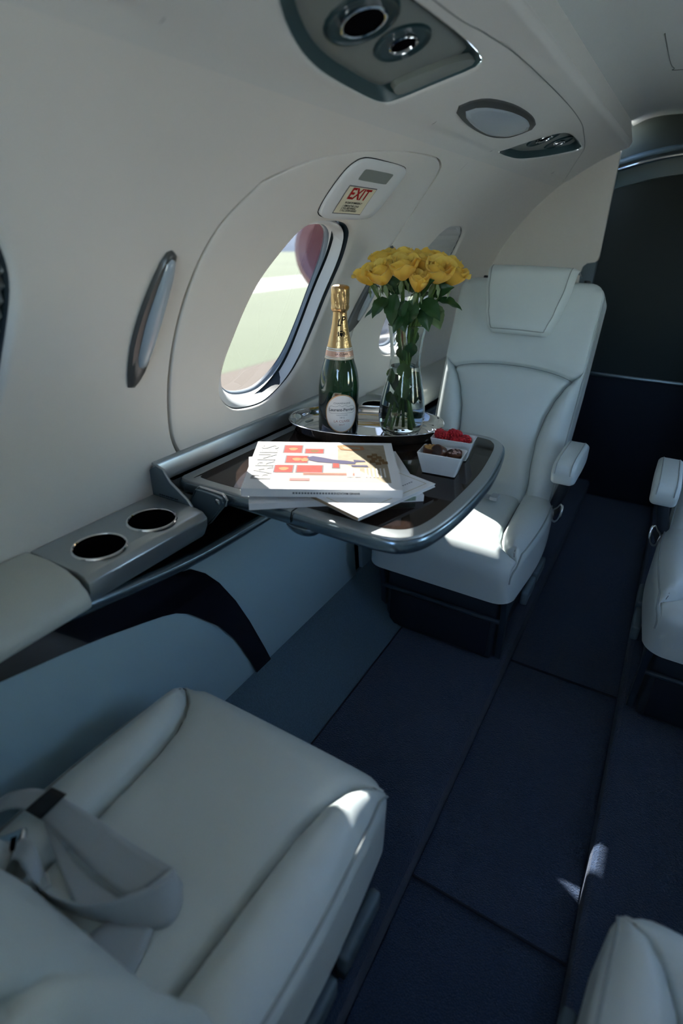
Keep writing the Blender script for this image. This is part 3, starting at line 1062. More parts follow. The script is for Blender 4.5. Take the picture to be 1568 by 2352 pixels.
# ------------------------------------------------------------------ folding table
TT = .71      # table top height
def poly_offset(pts, d):
    n = len(pts)
    out = []
    for i in range(n):
        a, b = Vector(pts[i - 1]), Vector(pts[(i + 1) % n])
        t = (b - a).normalized()
        out.append((pts[i][0] - t.y * d, pts[i][1] + t.x * d))
    return out
TBL = [(-.742, .735), (-.738, .712), (-.722, .701), (-.69, .700), (-.57, .702), (-.44, .702), (-.33, .701), (-.28, .704), (-.251, .716), (-.229, .745), (-.216, .79), (-.207, .86),
       (-.203, .95), (-.204, 1.03), (-.210, 1.10), (-.219, 1.17), (-.231, 1.235), (-.247, 1.268), (-.275, 1.290), (-.32, 1.296), (-.45, 1.297), (-.6, 1.297), (-.72, 1.297), (-.738, 1.29), (-.742, 1.27)]
INL = [(-.708, .765), (-.702, .739), (-.675, .728), (-.5, .731), (-.33, .733), (-.285, .739), (-.258, .758), (-.243, .80), (-.236, .87), (-.233, .96), (-.234, 1.05), (-.241, 1.13),
       (-.252, 1.21), (-.266, 1.248), (-.295, 1.266), (-.4, 1.27), (-.6, 1.27), (-.685, 1.268), (-.706, 1.25)]
def build_table():
    loc = Vector((-.47, 1.0, .681))
    root = empty('folding_table', loc)
    ol = [(p.x, p.y) for p in catmull([(a, b, 0) for a, b in TBL], 200, True)]
    bm = bmesh.new()
    rows = []
    for ins, z in ((.014, -.029), (.0045, -.0275), (.006, -.0035), (.0075, -.0008), (.0095, 0)):
        rows.append([bm.verts.new((x - loc.x, y - loc.y, TT + z - loc.z)) for x, y in poly_offset(ol, ins)])
    n = len(ol)
    for r0, r1 in zip(rows, rows[1:]):
        for i in range(n):
            bm.faces.new((r0[i], r0[(i + 1) % n], r1[(i + 1) % n], r1[i]))
    bm.faces.new(rows[0][::-1]); bm.faces.new(rows[-1])
    top = bmobj('table_top', bm, 'tablesilver', root, True, 50)
    bm = bmesh.new()
    rows = []
    for ins, z in ((.006, -.0285), (.0028, -.0275), (.0006, -.0235), (0, -.0175), (.0004, -.0115), (.0020, -.0062), (.0042, -.0040), (.0062, -.0042)):
        rows.append([bm.verts.new((x - loc.x, y - loc.y, TT + z - loc.z)) for x, y in poly_offset(ol, ins)])
    for r0, r1 in zip(rows, rows[1:]):
        for i in range(n):
            bm.faces.new((r0[i], r0[(i + 1) % n], r1[(i + 1) % n], r1[i]))
    bmobj('edge_trim', bm, 'bluebar', root, True, 60)
    il = [(p.x, p.y) for p in catmull([(a, b, 0) for a, b in INL], 160, True)]
    bm = bmesh.new()
    A = [bm.verts.new((x - loc.x, y - loc.y, TT + .0006 - loc.z)) for x, y in il]
    B = [bm.verts.new((x - loc.x, y - loc.y, TT - .002 - loc.z)) for x, y in il]
    bm.faces.new(A)
    for i in range(len(il)):
        bm.faces.new((A[i], A[(i + 1) % len(il)], B[(i + 1) % len(il)], B[i]))
    bmobj('veneer_inlay', bm, 'veneer', root, False)
    # fold line across the leaf
    def L(*p): return tuple(Vector(p) - loc)
    tube('fold_line', [L(-.46, .7005, TT - .02), L(-.46, .6995, TT - .012), L(-.46, .704, TT + .0002), L(-.46, .728, TT + .0002)], .0010, 'void', root, 6)
    # latch under the near edge
    bm = bmesh.new()
    bmesh.ops.create_uvsphere(bm, u_segments=20, v_segments=12, radius=1)
    for v in bm.verts:
        z = v.co.z
        v.co = Vector((v.co.x * .040 * (1 if v.co.x < 0 else .85), v.co.y * .022, (z * .022 if z < 0 else z * .004)))
    la = bmobj('latch', bm, 'bluebar', root)
    la.location = L(-.445, .722, TT - .0285)
    # hinge bracket on the near edge
    hb = [(-.690, .668), (-.672, .702), (-.660, .712), (-.604, .710), (-.597, .702), (-.600, .692), (-.646, .638), (-.672, .640)]
    h = prism('hinge_bracket', [(a - loc.x, b - loc.z) for a, b in hb], .683 - loc.y, .697 - loc.y, 'y', 'slateplastic', root, .002)
    hc = [L(a * .94 - .0385, .6822, b * .94 + .041) for a, b in hb]
    tube('bracket_rib', catmull(hc, 50, True) + [Vector(hc[0])], .0016, 'bluebar', h, 6)
    tube('bracket_edge', [L(-.672, .690, .704), L(-.660, .690, .714), L(-.604, .690, .712), L(-.596, .690, .702), L(-.600, .690, .690)], .0030, 'chrome', h, 8)
    s = lathe('screw', [(0, .002), (.004, .002), (.006, .001), (.0065, -.001)], 'chrome', h, 20)
    s.rotation_euler = (PI / 2, 0, 0); s.location = L(-.612, .6825, .698)
    tag(root, 'silver rimmed folding table with glossy dark veneer top', 'table')
    # pocket housing on the wall
    hs = empty('table_housing', (-.72, 1.0, .66))
    l2 = Vector(hs.location)
    def P2(pts): return [(a - l2.x, b - l2.z) for a, b in pts]
    prism('wall_rail', P2([(-.768, .690), (-.757, .752), (-.748, .751), (-.7445, .744), (-.7445, .690)]), .664 - l2.y, 1.36 - l2.y, 'y', 'silver', hs, .002)
    ck = [(-.765, .682), (-.757, .738), (-.738, .750), (-.722, .745), (-.712, .730), (-.706, .722), (-.668, .697), (-.657, .684), (-.657, .66), (-.765, .66)]
    cheek = prism('end_cheek', P2(ck), .657 - l2.y, .665 - l2.y, 'y', 'slateplastic', hs, .0015)
    tube('cheek_edge', [Vector((a, .661, b)) - l2 for a, b in ck[1:8]], .0028, 'silver', cheek, 8)
    for dz in (0, -.005):       # two lines of tiny print, too small to read
        for q in range(9):
            x0, w_ = -.736 + q * .0056, .0038 + .001 * (q % 2)
            mobj('small_print', [Vector((x0 + i * w_, .6563, .692 + dz + j * .0022)) - l2 for i, j in ((0, 0), (1, 0), (1, 1), (0, 1))], [(0, 1, 2, 3)], 'inkblack', cheek, False)
    prism('end_cheek', P2(ck), 1.352 - l2.y, 1.36 - l2.y, 'y', 'slateplastic', hs, .0015)
    tag(hs, 'silver wall housing with pointed end cheek that holds the folding table', 'table housing')
build_table()

# ------------------------------------------------------------------ seats (local frame: faces +Y, origin on the raised floor)
HX, RX = .204, .030
CY0, CY1 = -.24, .225         # cushion back / front
XCR = [(-.24, .112), (-.10, .118), (0, .122), (.06, .126), (.11, .134), (.145, .146), (.168, .160), (.182, .176), (.19, .19), (.196, .1985), (.225, .1988)]
SEATZ = .38                   # seat top above the raised floor

def edge1(t, half, r, side):
    a = abs(t)
    if a <= .80: return (half - r) * a / .80, 0.0
    if a <= .93:
        ph = (a - .80) / .13 * PI / 2
        return (half - r) + r * math.sin(ph), r * (1 - math.cos(ph))
    return half, r + (a - .93) / .07 * side

def cushion_pt(s, t):
    hy = (CY1 - CY0) / 2
    yy, dy = edge1(t, hy, .055 if t > 0 else .03, .085)
    y = (yy if t > 0 else -yy)
    yl = y + (CY0 + CY1) / 2
    xc = min(interp(XCR, yl), HX - .004)
    a = abs(s)
    dx = 0.0
    if a <= .55: x = a / .55 * xc
    elif a <= .82: x = xc + (a - .55) / .27 * max(.0005, (HX - RX) - xc) if HX - RX > xc else xc + (a - .55) / .27 * .001
    elif a <= .94:
        ph = (a - .82) / .12 * PI / 2
        x0 = max(HX - RX, xc + .001)
        x = x0 + (HX - x0) * math.sin(ph)
        dx = RX * (1 - math.cos(ph))
    else:
        x = HX
        dx = RX + (a - .94) / .06 * .10
    bw = max(0.0, HX - xc)
    fade = min(1.0, bw / .06)
    q = (x - xc) / max(bw, .002)
    z = SEATZ
    if x > xc:
        z += .018 * fade * math.sin(min(1, q * 1.15) * PI) ** .8 if q < .87 else 0
        z += .003 * fade - .007 * max(0.0, 1 - bw / .03)
    else:
        u = x / max(xc, .01)
        z += .004 * (1 - u * u) - .010 * math.exp(-((yl + .02) / .12) ** 2) * (1 - u * u)
    cre = .014 * math.exp(-((x - xc) / .0040) ** 2) + .008 * math.exp(-((x - xc) / .016) ** 2)
    z -= cre * min(1.0, bw / .03) * (1 if dy < .02 else max(0, 1 - (dy - .02) / .03))
    z -= .006 * max(0, yl / CY1) ** 3 if yl > 0 else 0
    z -= dx + dy
    if x > xc:      # sides swell a little behind the front corners
        x += .014 * math.sin(PI * max(0.0, min(1.0, (.19 - yl) / .43))) * min(1.0, (x - xc) / max(.02, HX - xc))
    # rounded plan corners
    rc = .05
    ex, ey = x - (HX - rc), abs(y) - (hy - rc)
    if ex > 0 and ey > 0:
        L = math.hypot(ex, ey); m_ = max(ex, ey)
        k = m_ / L
        x = (HX - rc) + ex * k
        y = math.copysign((hy - rc) + ey * k, y)
        yl = y + (CY0 + CY1) / 2
    z = max(z, SEATZ - .135)
    return Vector((math.copysign(x, s) if s != 0 else 0, yl, z))

BH = .60                     # backrest height along its plane
XCB = [(-.05, .128), (.02, .128), (.08, .121), (.15, .119), (.215, .126), (.267, .141), (.305, .158), (.33, .175), (.348, .192), (.358, .2005), (.60, .2005)]
HB = .2045
def arch_v(u): return .356 - .92 * u * u
REC = math.radians(19)
YJ = -.150
def back_xf(u, v, w, rec=REC):
    return Vector((u, YJ - v * math.sin(rec) + w * math.cos(rec), (.47 - .07) + v * math.cos(rec) + w * math.sin(rec)))

def back_pt(s, tv):
    """tv in [0,1]: 0 bottom .. 1 over the top and down behind."""
    v0 = -.05
    A = arch_v(min(1.0, abs(s) / .55) * .165)
    if tv <= .5: v, dv = v0 + (A - v0) * (tv / .5), 0.0
    elif tv <= .86: v, dv = A + (BH - .03 - A) * (tv - .5) / .36, 0.0
    elif tv <= .95:
        ph = (tv - .86) / .09 * PI / 2
        v, dv = BH - .03 + .03 * math.sin(ph), .03 * (1 - math.cos(ph))
    else: v, dv = BH, .03 + (tv - .95) / .05 * .06
    xc = min(interp(XCB, v), HB - .004)
    a = abs(s)
    dx = 0.0
    RB = .028
    if a <= .55: u = a / .55 * xc
    elif a <= .82:
        u = xc + (a - .55) / .27 * max(.0008, (HB - RB) - xc)
    elif a <= .94:
        ph = (a - .82) / .12 * PI / 2
        x0 = max(HB - RB, xc + .0008)
        u = x0 + (HB - x0) * math.sin(ph)
        dx = RB * (1 - math.cos(ph))
    else: u, dx = HB, RB + (a - .94) / .06 * .085
    bw = HB - xc
    fade = min(1, bw / .06)
    q = (u - xc) / max(bw, .002)
    w = 0.0
    if u > xc: w += .016 * fade * math.sin(min(1, q * 1.1) * PI) ** .8 if q < .9 else 0
    else:
        p = u / xc
        if v < A: w += .010 * (1 - p * p) * math.sin(max(0, min(1, v / .35)) * PI) ** .7
        else: w += .004
    w -= (.014 * math.exp(-((u - xc) / .0040) ** 2) + .008 * math.exp(-((u - xc) / .016) ** 2)) * min(1, bw / .03)
    if u <= xc + .0005:
        d = v - A
        w -= (.013 * math.exp(-(d / .0040) ** 2) + .007 * math.exp(-(d / .016) ** 2))
    w -= dx + dv
    w = max(w, -.115)
    rc = .045
    ex, ev = u - (HB - rc), v - (BH - rc)
    if ex > 0 and ev > 0:
        L = math.hypot(ex, ev); m_ = max(ex, ev)
        u = (HB - rc) + ex * m_ / L
        v = (BH - rc) + ev * m_ / L
    if v < .30:      # slightly narrower at the foot
        u *= 1 - .03 * (1 - max(0, v) / .30)
    return (math.copysign(u, s) if s != 0 else 0.0, v, w)

def ss_values():
    inner = [i / 16 * .55 for i in range(17)]
    # denser next to the crease
    inner = inner[:-2] + [.50, .52, .535, .545, .55]
    outer = [.555, .565, .58, .60, .63, .67, .71, .75, .79, .82, .84, .86, .88, .90, .92, .94, .96, .98, 1.0]
    pos = inner + outer
    return [-p for p in pos[:0:-1]] + pos
SVALS = ss_values()

def split_grid(name_of, pts, rows, cols, parent, material, region):
    groups = {}
    for i in range(rows - 1):
        for j in range(cols - 1):
            g = region(i, j)
            groups.setdefault(g, []).append((i * cols + j, i * cols + j + 1, (i + 1) * cols + j + 1, (i + 1) * cols + j))
    nor = [Vector((0, 0, 0)) for _ in pts]
    for fs in groups.values():
        for f in fs:
            a, b, c, d = (pts[k] for k in f)
            nn = (c - a).cross(d - b)
            for k in f: nor[k] += nn
    out = {}
    for g, fs in groups.items():
        used = sorted({k for f in fs for k in f})
        mp = {k: n for n, k in enumerate(used)}
        o = mobj(name_of[g], [pts[k] for k in used], [tuple(mp[k] for k in f) for f in fs], material, parent)
        if len(o.data.vertices) == len(used):
            o.data.normals_split_custom_set_from_vertices([tuple(nor[k].normalized()) if nor[k].length > 1e-12 else (0, 0, 1) for k in used])
        out[g] = o
    return out

def build_seat(name):
    root = empty(name)
    # cushion
    TV = [-1 + 2 * i / 90 for i in range(91)]
    pts = [cushion_pt(s, t) for t in TV for s in SVALS]
    cols = len(SVALS)
    def reg(i, j):
        s = (SVALS[j] + SVALS[j + 1]) / 2
        t = (TV[i] + TV[i + 1]) / 2
        if t > .72: return 'c'
        return 'c' if abs(s) < .55 else ('r' if s > 0 else 'l')
    g = split_grid({'c': 'seat_cushion', 'l': 'cushion_bolster', 'r': 'cushion_bolster'}, pts, len(TV), cols, root, 'leather', reg)
    for sg, key in ((-1, 'l'), (1, 'r')):
        path = [cushion_pt(sg * .885, t) + Vector((sg * .0012, 0, .0012)) for t in [-.9 + 1.83 * i / 70 for i in range(71)]]
        tube('piping', path, .0022, 'piping', g[key], 6)
        path = [p + Vector((-sg * .008, 0, .0012)) for p in [cushion_pt(sg * .862, t) for t in [-.9 + 1.75 * i / 110 for i in range(111)]]]
        # a row of stitches beside the piping
        vs, fs = [], []
        for i in range(0, len(path) - 1, 1):
            a, b = path[i], path[i] + (path[i + 1] - path[i]) * .6
            v2, f2 = tube_data([a, b], .0007, 4)
            fs += [tuple(k + len(vs) for k in f) for f in f2]; vs += v2
        st = mobj('stitching', vs, fs, 'stitch', g[key]); st['kind'] = 'stuff'
        sp = [cushion_pt(sg * .5502, t) + Vector((0, 0, .0004)) for t in [-.86 + 1.52 * i / 60 for i in range(61)]]
        tube('seam', sp, .0011, 'stitch', g[key], 5)  # dark tube in the sewn crease, crease shade put into its colour
    # backrest
    TB = sorted(set([i / 100 for i in range(101)] + [.5 + k_ * q_ for k_ in (-1, 1) for q_ in (.003, .006, .013, .017, .025, .035)]))
    raw = [back_pt(s, t) for t in TB for s in SVALS]
    pts = [back_xf(*p) for p in raw]
    def regb(i, j):
        s = (SVALS[j] + SVALS[j + 1]) / 2
        u, v, w = raw[i * cols + j]
        if TB[i] >= .4999: return 'u'
        return ('r' if s > 0 else 'l') if abs(s) >= .55 else 'c'
    g2 = split_grid({'u': 'backrest', 'c': 'lumbar_panel', 'l': 'back_bolster', 'r': 'back_bolster'}, pts, len(TB), cols, root, 'leather', regb)
    for sg in (-1, 1):
        path = [back_xf(*back_pt(sg * .90, t)) + Vector((sg * .0012, .0012, 0)) for t in [.05 + .80 * i / 70 for i in range(71)]]
        tube('piping', path, .0018, 'piping', g2['u'], 6)
        sp = [back_xf(*back_pt(sg * .5502, t)) + Vector((0, .0004, 0)) for t in [.06 + .47 * i / 50 for i in range(51)]]
        tube('seam', sp, .0010, 'stitch', g2['l' if sg < 0 else 'r'], 5)  # bolster crease shade drawn as a dark tube
    sp = [back_xf(*back_pt(s_, .5)) + Vector((0, .0004, 0)) for s_ in [-.54 + 1.08 * i / 50 for i in range(51)]]
    tube('seam', sp, .0010, 'stitch', g2['c'], 5)  # dark line laid in the arch crease to deepen its shade
    # rear shell
    vs = []
    for v in (-.05, .2, .4, BH - .02):
        for u in (-.19, .19):
            vs.append(back_xf(u, v, -.112))
    mobj('rear_shell', vs, [(0, 1, 3, 2), (2, 3, 5, 4), (4, 5, 7, 6)], 'charcoal', root)
    # headrest, draped over the top
    HVL, HVH = .438, .628
    hp = []
    hs = [-1 + 2 * i / 40 for i in range(41)]
    ht = [i / 50 for i in range(51)]
    def head_pt(s, t):
        r = .022
        if t < .10:
            ph = (1 - t / .10) * PI / 2
            v, dv = HVL + r - r * math.sin(ph), r * (1 - math.cos(ph))
        elif t < .62: v, dv = HVL + r + (HVH - .03 - HVL - r) * (t - .10) / .52, 0
        elif t < .80:
            ph = (t - .62) / .18 * PI / 2
            v, dv = HVH - .03 + .03 * math.sin(ph), .03 * (1 - math.cos(ph))
        else: v, dv = HVH, .03 + (t - .8) / .2 * .05
        half = interp([(HVL, .088), (HVL + .02, .094), (HVL + .06, .106), (HVL + .13, .120), (HVH, .125)], v)
        a = abs(s)
        if a < .84: u, dx = (half - .018) * a / .84, 0
        else:
            ph = (a - .84) / .16 * PI / 2
            u, dx = half - .018 + .018 * math.sin(ph), .030 * (1 - math.cos(ph))
        w = .036 + .008 * (1 - (u / half) ** 2) - dx - dv
        rc = .020
        ex, ev = u - (half - rc), (HVL + rc) - v
        if ex > 0 and ev > 0:
            L = math.hypot(ex, ev); m_ = max(ex, ev)
            u = half - rc + ex * m_ / L
            v = HVL + rc - ev * m_ / L
        return (math.copysign(u, s), v, w)
    pts = [back_xf(*head_pt(s, t)) for t in ht for s in hs]
    k = len(hs)
    fs = [(i * k + j, i * k + j + 1, (i + 1) * k + j + 1, (i + 1) * k + j) for i in range(len(ht) - 1) for j in range(k - 1)]
    hd = mobj('headrest', pts, fs, 'leather', root)
    for sg in (-1, 1):
        path = [back_xf(*head_pt(sg * .86, t)) + Vector((0, .001, 0)) for t in [.06 + .70 * i / 50 for i in range(51)]]
        tube('headrest_seam', path, .0014, 'piping', hd, 6)
    path = [back_xf(*head_pt(sx, .06)) + Vector((0, .001, 0)) for sx in [-.86 + 1.72 * i / 30 for i in range(31)]]
    tube('headrest_seam', path, .0014, 'piping', hd, 6)
    # headrest post stubs
    for sg in (-1, 1):
        tube('headrest_post', [back_xf(sg * .145, BH - .02, -.050), back_xf(sg * .145, BH + .012, -.050)], .009, 'black', root, 12)
    # base: plinth, side frames, front bar, levers
    bm = box_bm(-.165, .165, -.20, .15, .0, .245, .012, 3)
    bs = bmobj('base', bm, 'charcoal', root, True, 40)
    box('kick_panel', -.150, .150, .150, .158, .015, .135, 'navywall', bs, .004)
    tube('front_bar', [(-.175, .165, .150), (.175, .165, .150)], .007, 'seatframe', bs, 10)
    for sg in (-1, 1):
        pr_ = [(-.20, .0), (-.17, .16), (-.15, .25), (.16, .25), (.180, .235), (.150, .15), (.130, .0), (.105, .0), (.125, .145), (.10, .16), (-.10, .16), (-.14, .14), (-.165, .0)]
        prism('side_frame', [(a, b) for a, b in pr_], sg * .172, sg * .188, 'x', 'seatframe', root, .003)
    return root

def seat_extras(root, inner, arm):
    """levers, buckle and armrest on the aisle side (inner = +1 / -1 in the seat's own frame)"""
    for y0, y1 in ((.035, .135), (-.085, .015)):
        o = bmobj('recline_lever', box_bm(inner * .219 - .009, inner * .219 + .009, y0, y1, .205, .242, .006, 3), 'slateplastic', root, True, 40)
    # seat belt anchor loop
    lp = [(inner * .212, -.150, .36), (inner * .226, -.130, .385), (inner * .234, -.118, .40), (inner * .240, -.105, .392), (inner * .236, -.098, .362), (inner * .222, -.112, .348), (inner * .212, -.150, .36)]
    tube('belt_anchor', catmull(lp[:-1], 40, True) + [Vector(lp[0])], .0035, 'chrome', root, 8)
    mobj('belt_tab', [(inner * .214, -.148, .362), (inner * .228, -.128, .385), (inner * .234, -.104, .385), (inner * .220, -.116, .352)], [(0, 1, 2, 3)], 'black', root, False)
    if arm:
        pr_ = [(a - .03, b + .022) for a, b in [(-.15, .505), (-.145, .545), (-.10, .562), (.05, .566), (.085, .560), (.094, .535), (.085, .507), (.04, .492), (-.08, .486), (-.135, .490)]]
        a = prism('armrest', pr_, inner * .213, inner * .268, 'x', 'leather', root, .010, 4)
        for xx in (inner * .2225, inner * .2585):
            tube('piping', [(xx, y - .03, z + .0226) for y, z in ((-.145, .543), (-.10, .5615), (.05, .5655), (.086, .559), (.0945, .535))], .0013, 'piping', a, 6)
        tube('armrest_arm', [(inner * .235, -.13, .50), (inner * .225, -.16, .43), (inner * .2, -.17, .33)], .016, 'charcoal', root, 10)

SEATX, FLOOR1 = .352, .07
proto = build_seat('cabin_seat')
seats = []
spec = [(-SEATX, 1.41, PI, 'pale leather cabin seat behind the folding table, facing the camera', -1, True),
        (-SEATX, .295, 0.0, 'near left pale leather cabin seat with the loose seat belt on its cushion', 1, False),
        (SEATX, 1.41, PI, 'pale leather cabin seat at the right edge, across the aisle from the table', 1, True),
        (SEATX, .295, 0.0, 'nearest right pale leather cabin seat, only its front corner in the bottom corner', -1, False)]
for i, (x, y, rz, lab, inner, arm) in enumerate(spec):
    o = proto if i == 0 else copy_tree(proto)
    seats.append(o)
for o, (x, y, rz, lab, inner, arm) in zip(seats, spec):
    o.location = (x, y, FLOOR1)
    o.rotation_euler = (0, 0, rz)
    tag(o, lab, 'seat', 'pale leather cabin seats')
for o, (x, y, rz, lab, inner, arm) in zip(seats, spec):
    seat_extras(o, inner, arm)

# ------------------------------------------------------------------ oval tray
ZT = TT + .0008
def build_tray():
    cx, cy, ang, A, B = -.556, 1.157, math.radians(24), .188, .118
    root = empty('oval_tray', (cx, cy, ZT), ang)
    prof = [(.0, .0, .0), (.80, .79, .0), (.84, .825, .0008), (.862, .85, .0045), (.895, .885, .0065), (.925, .912, .0075), (.945, .935, .016), (.978, .970, .0255), (.996, .993, .0285), (1.0, 1.0, .0275), (.990, .985, .0235), (.960, .950, .0125), (.938, .925, .005), (.88, .87, -.0008)]
    n = 96
    vs, fs = [], []
    e = 2.25
    for i in range(n):
        t = 2 * PI * i / n
        c, s = math.cos(t), math.sin(t)
        ux = math.copysign(abs(c) ** (2 / e), c); uy = math.copysign(abs(s) ** (2 / e), s)
        for (ka, kb, z) in prof[1:]:
            vs.append((ux * (A * ka), uy * (B * kb), z + .0012))
    k = len(prof) - 1
    for i in range(n):
        j = (i + 1) % n
        for q in range(k - 1):
            fs.append((i * k + q, j * k + q, j * k + q + 1, i * k + q + 1))
    fs.append(tuple(i * k for i in range(n)))
    fs.append(tuple(i * k + k - 1 for i in range(n))[::-1])
    mobj('tray_dish', vs, fs, 'chrome', root, True, 60)
    rim = []
    for i in range(n + 1):
        t = 2 * PI * i / n
        c, s = math.cos(t), math.sin(t)
        rim.append((math.copysign(abs(c) ** (2 / e), c) * A, math.copysign(abs(s) ** (2 / e), s) * B, .0292))
    tube('rolled_rim', rim, .0016, 'chrome', root, 8)
    tag(root, 'oval polished steel tray under the bottle and the vase', 'tray')
build_tray()
TZ = ZT + .0014

# ------------------------------------------------------------------ champagne bottle
def build_bottle():
    root = empty('champagne_bottle', (-.607, 1.111, TZ))
    prof = [(0, .012), (.022, .006), (.037, .0015), (.0435, .0), (.0462, .003), (.0474, .010), (.0477, .03), (.0477, .100), (.0471, .115), (.0447, .135), (.0405, .154), (.0352, .171), (.0320, .181),
            (.0283, .199), (.0250, .2145), (.0202, .235), (.0166, .255), (.0148, .274), (.0146, .310)]
    def rz(z):
        p = [(b, a) for a, b in prof[4:]]
        for (z0, r0), (z1, r1) in zip(p, p[1:]):
            if z <= z1: return r0 + (r1 - r0) * max(0, (z - z0)) / (z1 - z0)
        return prof[-1][0]
    # smoother silhouette
    P = catmull([(a, 0, b) for a, b in prof], 90)
    lathe('glass_body', [(max(0, p.x), p.z) for p in P], 'bottle', root, 64, 60)
    def sleeve(nm, z0, z1, off, material, parent=root, n=64, k=14):
        return lathe(nm, [(rz(z0 + (z1 - z0) * i / k) + off, z0 + (z1 - z0) * i / k) for i in range(k + 1)], material, parent, n)
    foil = sleeve('foil_sleeve', .203, .289, .0006, 'gold')
    # foil crown with pressed folds
    vs, fs = [], []
    cp = [(.0160, .278), (.0192, .282), (.0202, .287), (.0188, .290), (.0194, .298), (.0198, .308), (.0192, .3135), (.0199, .3165), (.0200, .3250), (.0190, .3295), (.0145, .3320), (.0070, .3332), (.0005, .3334)]
    n = 72
    random.seed(3)
    ph = [random.uniform(-.0007, .0007) for _ in range(n)]
    for i in range(n):
        a = 2 * PI * i / n
        for q, (r, z) in enumerate(cp):
            w = .0009 * math.sin(a * 12 + z * 200) * (1 if .289 < z < .315 else .25) + (ph[i] if .289 < z < .315 else 0)
            zz = z + (.0010 * math.sin(a * 3) if q < 3 else 0)
            vs.append(((r + w * (1 if r > .01 else 0)) * math.cos(a), (r + w * (1 if r > .01 else 0)) * math.sin(a), zz))
    k = len(cp)
    for i in range(n):
        j = (i + 1) % n
        for q in range(k - 1):
            fs.append((i * k + q, j * k + q, j * k + q + 1, i * k + q + 1))
    mobj('foil_crown', vs, fs, 'gold', root)
    # collar
    col = sleeve('neck_collar', .1785, .2045, .0009, 'label')
    sleeve('collar_band', .1850, .1968, .0012, 'rosegold', col)
    for z in (.1792, .1826, .1994, .2036):
        sleeve('gold_line', z, z + .0011, .0013, 'golddark', col, 64, 2)
    az = math.radians(-50)
    def wrap(u, z, off):
        r = rz(z) + off
        a = az + u / rz(z)
        return Vector((r * math.cos(a), r * math.sin(a), z))
    def put(body, size, z, material, parent, off=.0012, sx=1.0, bold=0, shear=0, du=0, nm='lettering'):
        vs, fs = text_data(body, size, 'CENTER', shear, sx, bold)
        return mobj(nm, [wrap(v[0] + du, z + v[1], off) for v in vs], fs, material, parent, False)
    # oval front label
    zc, ha, hb = .0600, .0395, .0450
    def oval(nm, s0, s1, off, material, parent):
        vs, fs = [], []
        n = 72
        rings = [s0 + (s1 - s0) * i / 6 for i in range(7)]
        for s in rings:
            for i in range(n):
                t = 2 * PI * i / n
                vs.append(wrap(ha * s * math.cos(t), zc + hb * s * math.sin(t), off))
        for q in range(6):
            for i in range(n):
                j = (i + 1) % n
                fs.append((q * n + i, q * n + j, (q + 1) * n + j, (q + 1) * n + i))
        if s1 < .05: fs.append(tuple(6 * n + i for i in range(n)))
        return mobj(nm, vs, fs, material, parent)
    lb = oval('front_label', 1.0, .02, .0006, 'label', root)
    oval('label_border', 1.0, .945, .0009, 'golddark', lb)
    oval('label_border', .985, .965, .0011, 'rosegold', lb)
    put('CHAMPAGNE', .0052, zc + .0245, 'inkgrey', lb, sx=1.25)
    put('Laurent-Perrier', .0098, zc + .0090, 'inkgrey', lb, sx=.98, bold=.00022)
    put('MAISON FONDÉE', .0029, zc - .0035, 'inkgrey', lb, sx=1.15)
    put('1812', .0045, zc - .0092, 'inkgrey', lb, sx=1.3)
    put('LA CUVÉE', .0074, zc - .0180, 'inkpink', lb, sx=1.15)
    put('BRUT', .0040, zc - .0262, 'inkpink', lb, sx=1.35)
    fr = [(-.031, .006), (-.026, .001), (-.015, .0015), (0, .0005), (.015, .0015), (.026, .001), (.031, .006), (.031, .012), (.026, .0175), (.015, .0165), (.006, .0195), (0, .0170), (-.006, .0195), (-.015, .0165), (-.026, .0175), (-.031, .012)]
    pth = [wrap(p.x, zc + p.y, .0009) for p in catmull([(a, b, 0) for a, b in fr], 80, True)]
    tube('scroll_frame', pth + [pth[0]], .00026, 'inkgrey', lb, 5)
    put('LA CUVÉE', .0060, .1908, 'inkblack', col, .0015, 1.1)
    # monogram and crest on the foil
    put('L', .021, .2565, 'inkblack', foil, .0012, .75, .0004, .25, -.0045)
    put('P', .021, .2615, 'inkblack', foil, .0012, .8, .0004, .25, .0035)
    def blob(pts, material, parent, nm, off=.0011):
        vs = [wrap(a, b, off) for a, b in pts]
        return mobj(nm, vs, [tuple(range(len(vs)))], material, parent, False)
    cz = .2330
    blob([(-.0035, cz + .003), (.0035, cz + .003), (.0035, cz - .002), (0, cz - .006), (-.0035, cz - .002)], 'inkblack', foil, 'crest')
    blob([(-.003, cz + .0040), (-.0036, cz + .0078), (-.0015, cz + .0060), (0, cz + .0088), (.0015, cz + .0060), (.0036, cz + .0078), (.003, cz + .0040)], 'inkblack', foil, 'crest_crown')
    for sg in (-1, 1):
        pts = [(sg * .0042, cz - .004), (sg * .0052, cz), (sg * .0045, cz + .004), (sg * .0065, cz + .006), (sg * .0078, cz + .002), (sg * .0072, cz - .003), (sg * .0085, cz - .005)]
        blob(pts, 'inkblack', foil, 'crest_supporter')
    for q in range(4):
        blob([(-.0085, cz - .0080 - q * .0022), (.0085, cz - .0080 - q * .0022), (.0085, cz - .0086 - q * .0022), (-.0085, cz - .0086 - q * .0022)], 'inkblack', foil, 'small_print')
    tag(root, 'dark green champagne bottle with gold foil neck and white oval label', 'bottle')
build_bottle()

